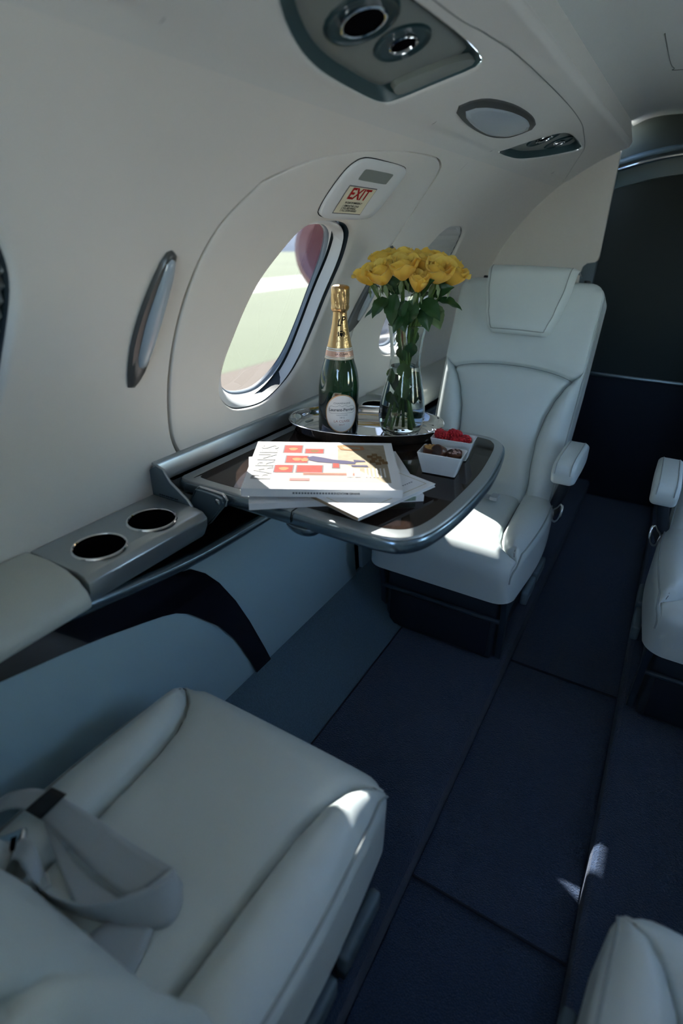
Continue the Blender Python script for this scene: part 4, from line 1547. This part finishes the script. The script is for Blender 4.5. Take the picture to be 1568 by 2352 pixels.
# ------------------------------------------------------------------ vase, water, roses
VX, VY = -.480, 1.195
def build_vase():
    root = empty('glass_vase', (VX, VY, TZ))
    out = catmull([(a, 0, b) for a, b in [(.036, .0), (.0440, .004), (.0515, .018), (.0552, .038), (.0545, .058), (.0500, .090), (.0435, .122), (.0378, .148), (.0352, .168), (.0352, .188), (.0375, .215), (.0415, .240), (.0438, .252)]], 60)
    inn = [(p.x - .0024, p.z) for p in out if p.z > .010][::-1]
    prof = [(0, .0006)] + [(p.x, p.z) for p in out] + [(.0426, .2535)] + inn + [(.030, .0085), (0, .0080)]
    lathe('vase_glass', prof, 'vaseglass', root, 64, 80)
    rings = [(p.x - .0027, p.z) for p in out if .012 < p.z < .160]
    wprof = [(0, .0092), (.030, .0094)] + rings + [(rings[-1][0], .1603), (0, .1600)]
    lathe('water', wprof, 'water', root, 64, 60)
    tag(root, 'clear waisted glass vase holding the yellow roses', 'vase')
build_vase()

def petal_mesh(nm, R, H, half, curl, rim, seed):
    random.seed(seed)
    na, nb = 8, 8
    vs, fs = [], []
    for j in range(nb + 1):
        b = j / nb
        r = R * (0.18 + 0.82 * math.sin(min(1, b * 1.45) * PI / 2)) + curl * max(0, b - .72) ** 2 * 9
        for i in range(na + 1):
            a = -1 + 2 * i / na
            wd = half * (0.55 + 0.45 * math.sin(min(1, b * 1.5) * PI / 2)) * (1 - .55 * max(0, b - .75) ** 2 * 9)
            ph = a * wd
            z = H * b * (1 - .16 * a * a * b) - curl * .9 * max(0, b - .80) * 2 * (1 + .3 * math.sin(a * 5 + seed))
            rr = r + rim * math.sin(a * 4 + seed) * b * b + (.0020 * abs(a) ** 2 if curl > 0 else 0)
            vs.append((rr * math.cos(ph), rr * math.sin(ph), z))
    for j in range(nb):
        for i in range(na):
            q = j * (na + 1) + i
            fs.append((q, q + 1, q + na + 2, q + na + 1))
    me = bpy.data.meshes.new(nm)
    me.from_pydata(vs, [], fs)
    me.materials.append(M['petal'])
    for p in me.polygons: p.use_smooth = True
    return me
LAYERS = [(2, petal_mesh('petal', .0055, .041, 1.9, 0, .0004, 1)), (3, petal_mesh('petal', .0100, .045, 1.35, .0012, .0010, 2)), (4, petal_mesh('petal', .0160, .0480, 1.15, .0030, .0016, 3)),
          (5, petal_mesh('petal', .0220, .0485, .98, .0062, .0024, 4)), (5, petal_mesh('petal', .0265, .0450, .90, .0100, .0030, 5))]

def leaf_mesh(nm, L, W, bend, material):
    vs, fs = [], []
    nb, na = 12, 6
    for j in range(nb + 1):
        b = j / nb
        w = W * math.sin(PI * b ** .75) ** .9 * (1 + .06 * (j % 2)) + .0002
        for i in range(na + 1):
            a = -1 + 2 * i / na
            vs.append((w * a, L * b, -bend * L * b * b + abs(a) * w * .35 + .0012 * math.sin(b * 16) * abs(a)))
    for j in range(nb):
        for i in range(na):
            q = j * (na + 1) + i
            fs.append((q, q + 1, q + na + 2, q + na + 1))
    me = bpy.data.meshes.new(nm)
    me.from_pydata(vs, [], fs)
    me.materials.append(M[material])
    for p in me.polygons: p.use_smooth = True
    return me
LEAF = [leaf_mesh('leaf', .052, .017, .25, 'leaf'), leaf_mesh('leaf', .044, .016, .45, 'leaf'), leaf_mesh('leaf', .046, .0165, .3, 'leaf2')]
SEPAL = leaf_mesh('sepal', .026, .0045, .35, 'sepal')

def add(me, name, parent, mw, inv):
    o = bpy.data.objects.new(name, me)
    COL.objects.link(o)
    o.parent = parent
    o.matrix_basis = inv @ mw
    return o

def frame(origin, ydir, zhint):
    y = Vector(ydir).normalized()
    x = y.cross(Vector(zhint)).normalized()
    z = x.cross(y)
    m_ = Matrix((x, y, z)).transposed().to_4x4()
    m_.translation = Vector(origin)
    return m_

ROSES = [((-.556, 1.140, 1.068), (-.55, -.35), .95, 'leftmost yellow rose of the bouquet, opening to the left'),
         ((-.516, 1.122, 1.073), (-.25, -.55), 1.0, 'pale yellow rose at the front left of the bouquet'),
         ((-.473, 1.133, 1.085), (.06, -.42), 1.03, 'upright yellow rose in the middle of the bouquet front with a dark centre'),
         ((-.440, 1.146, 1.058), (.22, -.30), .86, 'lowest yellow rose bud hanging in the middle of the bouquet'),
         ((-.412, 1.180, 1.079), (.40, -.40), 1.05, 'large smooth yellow rose at the front right of the bouquet'),
         ((-.400, 1.238, 1.070), (.65, .05), .98, 'rightmost yellow rose of the bouquet, opening to the right'),
         ((-.545, 1.185, 1.094), (-.30, .10), .90, 'ruffled yellow rose at the back left of the bouquet top'),
         ((-.497, 1.188, 1.100), (-.05, .0), .95, 'topmost golden rose at the centre of the bouquet'),
         ((-.459, 1.193, 1.090), (.10, .02), .92, 'deep golden rose tucked behind the central front rose'),
         ((-.452, 1.247, 1.094), (.08, .35), .95, 'golden rose at the back of the bouquet, right of its top'),
         ((-.418, 1.250, 1.085), (.30, .30), .92, 'golden rose at the back right of the bouquet')]
random.seed(11)
rose_roots = []
for q, (ctr, tilt, sc, lab) in enumerate(ROSES):
    axis = Vector((tilt[0] * .75, tilt[1] * .75, 1)).normalized()
    ctr = Vector(ctr)
    base = ctr - axis * .025 * sc
    rot = axis.to_track_quat('Z', 'Y').to_matrix().to_4x4()
    mw = Matrix.Translation(base) @ rot
    root = empty('rose')
    root.matrix_world = mw
    inv = mw.inverted()
    tag(root, lab, 'rose', 'yellow roses in the vase')
    rose_roots.append((root, inv, base))
    off = random.uniform(0, 6)
    bud = (q == 3)
    for li, (n, me) in enumerate(LAYERS):
        if bud and li == 4: n = 3
        for i in range(n):
            a = off + li * 1.7 + 2 * PI * i / n + random.uniform(-.18, .18)
            s = sc * random.uniform(.94, 1.05)
            opn = random.uniform(-.03, .05) + (.04 * li / 4 if not bud else -.08)
            add(me, 'petal', root, mw @ Matrix.Rotation(a, 4, 'Z') @ Matrix.Rotation(opn, 4, 'Y') @ Matrix.Scale(s, 4), inv)
    for i in range(5):
        a = 2 * PI * i / 5 + off
        d = Vector((math.cos(a), math.sin(a), -.9 - .3 * random.random()))
        add(SEPAL, 'sepal', root, mw @ frame((.004 * math.cos(a), .004 * math.sin(a), -.001), d, (math.cos(a), math.sin(a), .6)) @ Matrix.Scale(sc, 4), inv)
    # hip and stem
    ang = math.atan2(base.y - VY, base.x - VX)
    rm = .010 + .018 * random.random()
    mouth = Vector((VX + rm * math.cos(ang), VY + rm * math.sin(ang), TZ + .245))
    waist = Vector((VX + .010 * math.cos(ang + .6), VY + .010 * math.sin(ang + .6), TZ + .17))
    ba = ang + PI + random.uniform(-.8, .8)
    rb = .016 + .024 * random.random()
    foot = Vector((VX + rb * math.cos(ba), VY + rb * math.sin(ba), TZ + .013))
    path = catmull([base + axis * .002, base - axis * .02, mouth, waist, (waist * .45 + foot * .55) + Vector((.004 * math.cos(q), .004 * math.sin(q * 2), 0)), foot], 26)
    rads = [.0050, .0044] + [.0034] * 24
    vs, fs = tube_data(path, rads, 7)
    mobj('stem', [inv @ v for v in vs], fs, 'stem', root)

LV = [((-.515, 1.150, 1.005), (-.80, -.35, -.28), (0, -.3, 1), 0, 1.0, 0), ((-.507, 1.140, 1.022), (-.35, -.7, -.55), (-.2, -1, .4), 0, 1.0, 1), ((-.487, 1.142, 1.032), (-.10, -.35, -.9), (-.3, -1, .2), 0, 1.25, 1),
      ((-.468, 1.147, 1.020), (.1, -.3, -.9), (.2, -1, .1), 1, 1.0, 2), ((-.452, 1.150, 1.022), (-.12, -.2, -1), (.4, -1, 0), 0, 1.05, 3), ((-.445, 1.180, 1.018), (.7, -.2, -.35), (0, -.6, 1), 0, 1.15, 4),
      ((-.425, 1.195, 1.010), (.45, -.15, -.85), (.3, -1, .3), 2, 1.15, 4), ((-.425, 1.220, 1.015), (.9, .15, -.05), (0, -.3, 1), 0, 1.1, 5), ((-.470, 1.150, .995), (-.2, -.5, -.45), (0, -1, .6), 1, 1.0, 2),
      ((-.500, 1.160, .985), (-.4, -.4, .6), (-.4, -1, 0), 2, .8, 1), ((-.505, 1.175, 1.03), (-.7, .1, .2), (0, -.5, 1), 1, 1.0, 0), ((-.470, 1.172, 1.035), (.2, -.5, .7), (0, -1, .2), 0, 1.0, 8),
      ((-.450, 1.168, 1.035), (.5, -.4, .4), (0, -1, .4), 0, 1.0, 4), ((-.490, 1.170, 1.03), (-.3, -.5, .6), (0, -1, .3), 0, .95, 7), ((-.435, 1.215, 1.03), (.6, -.1, .3), (0, -1, .4), 1, 1.0, 10),
      ((-.440, 1.185, 1.005), (.3, -.3, -.6), (.3, -1, .2), 0, 1.0, 4), ((-.480, 1.150, 1.01), (.25, -.25, -.75), (0, -1, .2), 0, 1.1, 2), ((-.460, 1.230, 1.02), (.1, .6, .2), (0, 0, 1), 0, 1.0, 9),
      # leaves caught inside the glass
      ((-.478, 1.176, .883), (.25, .1, -.9), (.3, -1, 0), 2, .95, 2), ((-.500, 1.174, .868), (-.1, .0, -.9), (-.3, -1, 0), 2, .85, 1), ((-.462, 1.184, .93), (-.1, .1, -.9), (.5, -1, 0), 0, .8, 4),
      ((-.472, 1.168, .838), (.15, .0, -.8), (.2, -1, .1), 2, .9, 3), ((-.500, 1.172, .815), (.2, .1, -.7), (-.4, -1, 0), 0, .9, 0), ((-.488, 1.182, .95), (.0, .1, -1), (-.2, -1, 0), 0, .8, 8),
      ((-.470, 1.200, .955), (.1, .1, -1), (.6, -1, 0), 0, .8, 9), ((-.495, 1.198, .945), (-.1, .1, -1), (-.8, -1, 0), 0, .8, 6), ((-.480, 1.170, .92), (.05, .15, -1), (0, -1, 0), 0, .75, 7),
      ((-.465, 1.205, .86), (.3, .1, -.9), (.7, -1, 0), 0, .95, 10), ((-.495, 1.200, .85), (-.3, .1, -.9), (-.6, -1, 0), 0, .95, 6), ((-.455, 1.185, .83), (.1, .1, -.9), (.6, -1, 0), 0, .9, 5), ((-.485, 1.205, .80), (.0, .2, -.8), (0, -1, 0), 0, 1.0, 9)]
for (p, d, zh, k, s, r) in LV:
    root, inv, base = rose_roots[r]
    add(LEAF[k], 'leaf', root, frame(p, d, zh) @ Matrix.Scale(s, 4), inv)

# ------------------------------------------------------------------ bowls, berries, chocolates
def build_bowl(x, y, rz, label):
    root = empty('porcelain_bowl', (x, y, ZT), rz)
    tx, ty, bx, by, h, t = .0455, .0285, .0345, .0190, .046, .0028
    def ring(hx, hy, z, r):
        pts = []
        for cx, cy, a0 in ((1, 1, 0), (-1, 1, 90), (-1, -1, 180), (1, -1, 270)):
            for k in range(5):
                a = math.radians(a0 + 90 * k / 4)
                pts.append((cx * (hx - r) + r * math.cos(a), cy * (hy - r) + r * math.sin(a), z))
        return pts
    st = [ring(bx - .004, by - .004, 0, .003), ring(bx, by, .002, .004), ring(tx, ty, h - .001, .004), ring(tx - .0008, ty - .0008, h, .0035), ring(tx - t + .0006, ty - t + .0006, h, .003), ring(tx - t, ty - t, h - .001, .003), ring(bx - t, by - t, .006, .003), ring(bx - t - .003, by - t - .003, .0045, .002)]
    vs = [p for s_ in st for p in s_]
    n = 20
    fs = []
    for q in range(len(st) - 1):
        for i in range(n):
            fs.append((q * n + i, q * n + (i + 1) % n, (q + 1) * n + (i + 1) % n, (q + 1) * n + i))
    fs.append(tuple(range(n))[::-1])
    fs.append(tuple((len(st) - 1) * n + i for i in range(n)))
    mobj('bowl_body', vs, fs, 'porcelain', root, True, 45)
    tag(root, label, 'bowl', 'white rectangular bowls')
    return root
B1 = (-.315, 1.107, math.radians(7))
B2 = (-.304, 1.010, math.radians(6))
build_bowl(*B1, 'white rectangular porcelain bowl of raspberries')
build_bowl(*B2, 'white rectangular porcelain bowl of chocolates')

def raspberry_mesh():
    bm = bmesh.new()
    rows = [(.0085, .0, 9), (.0100, .0045, 11), (.0096, .0090, 10), (.0076, .0130, 8), (.0042, .0162, 5), (0, .0178, 1)]
    for q, (r, z, n) in enumerate(rows):
        for i in range(n):
            a = 2 * PI * i / n + q * .4
            g = bmesh.ops.create_icosphere(bm, subdivisions=1, radius=.0033)
            bmesh.ops.translate(bm, verts=g['verts'], vec=(r * math.cos(a), r * math.sin(a), z))
    g = bmesh.ops.create_icosphere(bm, subdivisions=2, radius=1)
    for v in g['verts']:
        v.co = Vector((v.co.x * .0088, v.co.y * .0088, .007 + v.co.z * .0085))
    me = bpy.data.meshes.new('raspberry')
    bm.to_mesh(me); bm.free()
    me.materials.append(M['raspberry'])
    for p in me.polygons: p.use_smooth = True
    return me
RB = raspberry_mesh()
def in_bowl(b, x, y, z):
    c, s = math.cos(b[2]), math.sin(b[2])
    return Vector((b[0] + x * c - y * s, b[1] + x * s + y * c, ZT + z))
BER = [(-.033, .004, .040, .5, .3, 'raspberry at the far left end of the berry bowl, standing highest'), (-.018, -.009, .038, -.6, .2, 'large raspberry at the front left of the berry bowl'), (-.008, .010, .041, .3, -.5, 'raspberry behind the front left one in the berry bowl'),
       (.010, .003, .040, .2, .6, 'tall raspberry in the middle of the berry bowl'), (.021, -.013, .036, 1.5, .2, 'raspberry showing its hollow at the front right of the berry bowl'), (.031, .000, .038, .9, .9, 'raspberry at the far right end of the berry bowl'),
       (.002, -.014, .032, -1.2, .1, 'low raspberry at the front edge between two larger ones'), (-.022, .012, .030, .6, 1.2, 'raspberry at the back left, mostly hidden'), (.022, .013, .030, -.4, 1.0, 'raspberry at the back right, mostly hidden')]
for i, (x, y, z, ax_, ay_, lab) in enumerate(BER):
    o = bpy.data.objects.new('raspberry', RB)
    COL.objects.link(o)
    o.location = in_bowl(B1, x, y, z + .003)
    o.rotation_euler = (ax_, ay_, i)
    o.scale = (.95,) * 3
    tag(o, lab, 'raspberry', 'raspberries in the bowl')
def choc(name, x, y, z, rot, top, lab, decor):
    root = empty(name, in_bowl(B2, x, y, z))
    root.rotation_euler = rot
    lathe('shell', [(0, 0), (.0125, 0), (.0140, .0012), (.0152, .019), (.0148, .0205), (.0130, .0208), (.0128, .0195)], 'choc', root, 32)
    lathe('filling', [(.0131, .0190), (.010, .0200), (.004, .0203), (0, .0203)], top, root, 32)
    if decor:
        random.seed(len(lab))
        bm = bmesh.new()
        for q in range(16):
            a, r = random.uniform(0, 6.28), .012 * math.sqrt(random.random())
            box_bm(r * math.cos(a) - .0022, r * math.cos(a) + .0022, r * math.sin(a) - .0010, r * math.sin(a) + .0010, .0198, .0222, .0003, 1, bm)
        bmobj('crumbs', bm, decor, root)['kind'] = 'stuff'
    tag(root, lab, 'chocolate', 'chocolates in the bowl')
choc('chocolate', -.026, .003, .030, (.05, .05, 0), 'caramel', 'milk chocolate with golden caramel crumbs at the left of the bowl', 'caramel')
choc('chocolate', -.001, .003, .040, (1.15, 0, -.35), 'chocdark', 'round chocolate with dark rough filling tipped on edge in the middle', None)
choc('chocolate', .026, .001, .029, (.12, -.05, 0), 'choc', 'chocolate with pale pink sprinkles at the right of the bowl', 'sprinkle')

# ------------------------------------------------------------------ magazines
class Mag:
    def __init__(self, name, P0, ang, L, W, z0, z1, label, round_=.0):
        self.root = empty(name, (P0[0], P0[1], z0), ang)
        self.L, self.W, self.h = L, W, z1 - z0
        h = self.h
        box('pages', .001, L - .001, .0012, W - .0012, .0009, h - .0009, 'pages', self.root, 0)
        # cover: wraps the spine (near edge, y = 0)
        prism('cover', [(.0, .0), (W, .0), (W, .0008), (.0008, .0008), (.0008, h - .0008), (W, h - .0008), (W, h), (.0, h)], 0, L, 'x', 'paper', self.root, 0, 2, False)
        tag(self.root, label, 'magazine', 'magazines on the table')
        self.n = 0
    def quad(self, s0, s1, t0, t1, material, name='print', lvl=None, pts=None):
        if lvl is None:
            self.n += 1; lvl = self.n
        z = self.h + .00003 * lvl
        P = pts or [(s0, t0), (s1, t0), (s1, t1), (s0, t1)]
        return mobj(name, [(a, b, z) for a, b in P], [tuple(range(len(P)))], material, self.root, False)
    def text(self, body, size, s, t, rot, material, sx=1.0, bold=0, align='CENTER', lvl=None):
        vs, fs = text_data(body, size, align, 0, sx, bold)
        c, sn = math.cos(rot), math.sin(rot)
        self.n += 1
        z = self.h + .00003 * (lvl or self.n)
        return mobj('lettering', [(s + v[0] * c - v[1] * sn, t + v[0] * sn + v[1] * c, z) for v in vs], fs, material, self.root, False)
    def spine_text(self, body, size, s, material):
        vs, fs = text_data(body, size, 'CENTER', 0, 1.0, .0001)
        return mobj('lettering', [(s - v[0], -.0002, self.h * .5 - v[1]) for v in vs], fs, material, self.root, False)

m3 = Mag('magazine', (-.525, .667), math.radians(38.8), .315, .225, ZT + .0002, ZT + .0125, 'lowest white magazine of the pile, with pale green print on its spine')
m3.quad(.012, .30, .010, .21, 'print_white')
m3.quad(.0, .02, .19, .21, 'print_dark', pts=[(.002, .172), (.006, .170), (.008, .178), (.004, .182)])
bx_ = mobj('print', [(.14, -.0002, .002), (.30, -.0002, .002), (.30, -.0002, .0105), (.14, -.0002, .0105)], [(0, 1, 2, 3)], 'print_green', m3.root, False)

m2 = Mag('magazine', (-.606, .790), math.radians(-16.0), .285, .205, ZT + .0128, ZT + .0195, 'middle white magazine with a thin gold border and an aircraft sketch')
for a in ((.012, .273, .012, .0132), (.012, .273, .192, .1932), (.012, .0132, .012, .192), (.2718, .273, .012, .192)):
    m2.quad(*a, 'print_gold', lvl=1)
mobj('spine_print', [(.0, -.0002, .0006), (.285, -.0002, .0006), (.285, -.0002, .0062), (.0, -.0002, .0062)], [(0, 1, 2, 3)], 'spinebrown', m2.root, False)
# pencil sketch of a jet nose
def sketch(pts, w=.0006):
    pl = catmull([(a, b, m2.h + .0004) for a, b in pts], 30)
    vs, fs = tube_data(pl, w, 4, .4)
    mobj('sketch_line', vs, fs, 'inkgrey', m2.root)
sketch([(.10, .05), (.15, .045), (.20, .06), (.225, .085), (.215, .11), (.18, .125), (.12, .13)])
sketch([(.10, .075), (.15, .07), (.20, .075), (.222, .088)])
sketch([(.205, .075), (.195, .085), (.197, .10), (.212, .104)])
sketch([(.13, .085), (.17, .083), (.19, .09), (.17, .10), (.13, .10)])
sketch([(.20, .12), (.215, .13), (.235, .13), (.24, .12), (.225, .115), (.205, .118)])
for q in range(5): sketch([(.12 + q * .018, .055), (.125 + q * .018, .062)], .0004)
m2.quad(0, 0, 0, 0, 'inkred', pts=[(.243, .128), (.252, .130), (.252, .138), (.243, .136)])
m2.quad(0, 0, 0, 0, 'print_dark', pts=[(.252, .130), (.258, .133), (.256, .139), (.252, .138)])
for q in range(6): m2.quad(.2485, .2515, .145 + q * .006, .1485 + q * .006, 'inkgrey', 'small_print', lvl=3)

m1 = Mag('magazine', (-.545, .672), math.radians(30.8), .284, .240, ZT + .0197, ZT + .0352, 'topmost thick magazine with red framed pictures on its white cover')
m1.quad(.052, .266, .030, .226, 'photo_bg')
m1.quad(.165, .266, .032, .226, 'print_beige')
m1.quad(.052, .170, .030, .226, 'photo_bg')
m1.quad(0, 0, 0, 0, 'photo_bg', pts=[(.165, .030), (.255, .030), (.20, .10), (.165, .14)])
for (a, b, c, d, inner) in ((.060, .096, .176, .218, 'print_skin'), (.104, .140, .174, .198, 'print_brown'), (.068, .110, .122, .158, 'print_skin'), (.050, .084, .074, .108, 'print_skin'), (.092, .140, .075, .108, None), (.160, .172, .098, .124, None)):
    m1.quad(a - .002, b + .002, c - .002, d + .002, 'inkgrey')
    m1.quad(a, b, c, d, 'print_red')
    if inner:
        cs, ct = (a + b) / 2, (c + d) / 2
        m1.quad(0, 0, 0, 0, inner, pts=[(cs + .009 * math.cos(t) * (1 + .2 * math.sin(3 * t)), ct + .008 * math.sin(t)) for t in lin(0, 5.9, 12)])
# reclining figure in dark dress
m1.quad(0, 0, 0, 0, 'print_dark', pts=[(.108, .150), (.120, .158), (.140, .150), (.160, .140), (.185, .135), (.205, .128), (.203, .118), (.180, .118), (.155, .122), (.130, .126), (.112, .136)])
m1.quad(0, 0, 0, 0, 'print_skin', pts=[(.096, .140), (.104, .148), (.112, .142), (.110, .130), (.100, .128)])
m1.quad(0, 0, 0, 0, 'print_dark', pts=[(.200, .140), (.222, .136), (.224, .130), (.202, .128)])
m1.quad(0, 0, 0, 0, 'print_dark', pts=[(.195, .112), (.226, .112), (.228, .104), (.197, .104)])
# sofa and bricks of the printed picture
m1.quad(0, 0, 0, 0, 'print_skin', pts=[(.168, .218), (.180, .222), (.222, .216), (.225, .196), (.205, .190), (.176, .196)])
m1.quad(0, 0, 0, 0, 'print_beige', pts=[(.178, .214), (.215, .210), (.217, .198), (.183, .200)])
for q, (a, b) in enumerate(((.228, .150), (.236, .138), (.232, .124), (.246, .146), (.250, .130), (.243, .114), (.256, .118), (.238, .160))):
    m1.quad(a, a + .011, b, b + .014, 'print_brown', lvl=30)
for q in range(5):
    m1.quad(.105 + q * .0, .21, .062 + q * .0022, .0632 + q * .0022, 'print_skin' if q % 2 else 'inkpink', lvl=31)
m1.quad(.082, .118, .036, .046, 'inkpink')
m1.text('BARNES', .052, .031, .128, PI / 2, 'print_letter', .98, .0004, lvl=32)
for q in range(5): m1.quad(.186, .197, .054 + q * .0085, .0605 + q * .0085, 'print_white', 'small_print', lvl=33)
for q in range(5): m1.quad(.201, .211, .054 + q * .0085, .060 + q * .0085, 'print_white', 'small_print', lvl=33)
for q in range(6):
    for k in range(7): m1.quad(.2205 + q * .007, .2235 + q * .007, .054 + k * .0062, .0585 + k * .0062, 'print_white', 'small_print', lvl=33)
m1.spine_text('BARNES MAGAZINE', .0052, .185, 'inkblack')
for q in range(14): mobj('small_print', [(.090 + q * .0052 + i * .0036, -.0002, m1.h * .5 - .0018 + j * .0034) for i, j in ((0, 0), (1, 0), (1, 1), (0, 1))], [(0, 1, 2, 3)], 'inkgrey', m1.root, False)

# ------------------------------------------------------------------ seat belts
def ribbon(name, e1, e2, n, material, parent, th=.0014):
    a = catmull(e1, n); b = catmull(e2, n)
    vs, fs = [], []
    k = 7
    for i in range(n):
        for j in range(k):
            vs.append(a[i].lerp(b[i], j / (k - 1)))
    for i in range(n - 1):
        for j in range(k - 1):
            fs.append((i * k + j, i * k + j + 1, (i + 1) * k + j + 1, (i + 1) * k + j))
    o = mobj(name, vs, fs, material, parent)
    md = o.modifiers.new('thick', 'SOLIDIFY'); md.thickness = th; md.offset = 0
    return o
def near_belt():
    org = Vector((-.40, .19, .455))
    root = empty('seat_belt', org)
    def V(*pts): return [Vector(p) - org for p in pts]
    # long strap: from the wall side over the bolster, through the keeper, across the cushion
    ribbon('strap', V((-.585, .172, .452), (-.560, .190, .492), (-.530, .208, .506), (-.508, .220, .503), (-.484, .228, .493), (-.44, .236, .480), (-.38, .240, .471), (-.317, .243, .474)),
           V((-.580, .150, .450), (-.556, .166, .480), (-.535, .184, .492), (-.515, .194, .488), (-.494, .199, .478), (-.44, .197, .466), (-.385, .195, .460), (-.338, .195, .460)), 60, 'webbing', root)
    ribbon('keeper', V((-.5055, .2235, .5070), (-.487, .2305, .4985)), V((-.5175, .1935, .4915), (-.4975, .1985, .4825)), 8, 'black', root, .0075)
    # lower ply under the strap
    ribbon('strap', V((-.492, .207, .478), (-.45, .195, .462), (-.40, .192, .4555), (-.34, .196, .4555)), V((-.496, .199, .474), (-.455, .184, .460), (-.41, .168, .4545), (-.378, .160, .4545)), 30, 'webbing', root)
    # fold back, standing on edge
    ribbon('strap', V((-.317, .243, .4745), (-.309, .236, .482), (-.312, .215, .488), (-.338, .181, .488), (-.364, .160, .487), (-.405, .148, .486), (-.456, .150, .484), (-.490, .158, .480)),
           V((-.300, .240, .462), (-.288, .224, .452), (-.287, .202, .450), (-.312, .184, .450), (-.360, .166, .450), (-.41, .153, .450), (-.46, .156, .450), (-.496, .166, .450)), 60, 'webbing', root)
    # tail that runs back under the backrest
    ribbon('strap', V((-.296, .192, .4545), (-.288, .170, .4540), (-.282, .148, .4530), (-.276, .125, .452)), V((-.345, .170, .4545), (-.352, .152, .4540), (-.356, .135, .4530), (-.36, .11, .452)), 16, 'webbing', root)
    # buckle end: short loop and chrome fitting
    ribbon('buckle_loop', V((-.492, .158, .475), (-.487, .167, .492), (-.470, .170, .499), (-.452, .166, .492), (-.440, .160, .474)), V((-.480, .140, .472), (-.474, .148, .489), (-.458, .150, .496), (-.440, .147, .489), (-.428, .142, .471)), 30, 'webbing', root)
    b = box('buckle', -.021, .021, -.016, .016, -.004, .004, 'chrome', root, .003, 3)
    b.location = Vector((-.505, .160, .472)) - org; b.rotation_euler = (.35, -.45, .6)
    s = box('buckle_slot', -.004, .004, -.008, .008, -.0005, .0005, 'void', b, 0)
    s.location = (.008, 0, .0042)
    tube('adjuster_frame', [Vector(p) - org for p in ((-.468, .140, .470), (-.430, .142, .466), (-.426, .158, .468), (-.440, .163, .474))], .0022, 'chrome', root, 8)
    tag(root, 'loose grey webbing seat belt folded on the near left seat cushion', 'seat belt')
near_belt()
def far_belt():
    org = Vector((-.33, 1.50, .462))
    root = empty('seat_belt', org)
    def V(*pts): return [Vector(p) - org for p in pts]
    ribbon('strap', V((-.47, 1.535, .462), (-.38, 1.520, .459), (-.305, 1.500, .462)), V((-.47, 1.510, .460), (-.38, 1.495, .457), (-.31, 1.475, .460)), 14, 'webbing', root)
    b = box('buckle', -.308 - org.x, -.285 - org.x, 1.472 - org.y, 1.506 - org.y, -.004, .008, 'webbing', root, .003)
    tag(root, 'pale seat belt end lying at the back of the seat behind the table', 'seat belt')
far_belt()

# ------------------------------------------------------------------ outside
gnd = tag(box('ground', -90, 90, -90, 90, -1.25, -1.15, 'concrete', None, 0), kind='structure')
tag(mobj('bounce_ground', [(1.5, -90, -1.148), (90, -90, -1.148), (90, 90, -1.148), (1.5, 90, -1.148)], [(0, 1, 2, 3)], 'bounce_ground', None, False), kind='structure')  # unseen grey ground, added to cool the light bounced through the right windows
g1 = tag(mobj('grass_field', [(-60, -30, -1.148), (-7.5, -30, -1.148), (-5, 90, -1.148), (-60, 90, -1.148)], [(0, 1, 2, 3)], 'grass', None, False), kind='structure')
tag(mobj('runway_strip', [(-19, -30, -1.146), (-15, -30, -1.146), (-15, 90, -1.146), (-19, 90, -1.146)], [(0, 1, 2, 3)], 'runway', None, False), kind='structure')
hv, hf = [], []
random.seed(5)
N = 60
for i in range(N + 1):
    a = math.radians(20 + 150 * i / N)
    h = 1.0 + 1.2 * math.sin(i * .33) ** 2 + .5 * math.sin(i * .9 + 1)
    for rr, z in ((55, -1.2), (62, h), (80, h * 1.2 + .8)):
        hv.append((-rr * math.sin(a) * .999 - 0, rr * math.cos(a) + 20, z))
for i in range(N):
    for k in range(2):
        hf.append((i * 3 + k, i * 3 + k + 1, i * 3 + k + 4, i * 3 + k + 3))
tag(mobj('hills', hv, hf, 'hill'), kind='structure')

# the aircraft's own over-wing engine, seen blurred through the glass
eng = empty('engine_nacelle', (-2.9, 4.75, .98))
prof = [(.26, .06), (.31, .0), (.36, .02), (.42, .12), (.46, .35), (.48, .8), (.46, 1.4), (.38, 2.0), (.28, 2.3), (.24, 2.3)]
b = lathe('cowling', prof, 'nacelle', eng, 48)
b.rotation_euler = (-PI / 2, 0, 0)
b2 = lathe('intake_duct', [(.26, .06), (.25, .3), (.06, .32), (.03, .2), (.0, .16)], 'nacelle', eng, 40)
b2.rotation_euler = (-PI / 2, 0, 0)
prism('pylon', [(-.06, -.45), (.06, -.45), (.05, -.9), (-.05, -.9)], .6, 1.8, 'y', 'wing', eng, .02)
tag(eng, 'red engine nacelle outside, blurred behind the large window', 'engine')
wg = [(4.8, -.05), (4.95, .02), (5.4, .07), (6.0, .05), (6.7, -.02), (6.0, -.06), (5.2, -.09)]
w = prism('aircraft_wing', wg, -3.0, -.86, 'x', 'wing', None, .01)
tag(w, 'white inner wing of the aircraft outside the far window', 'wing')
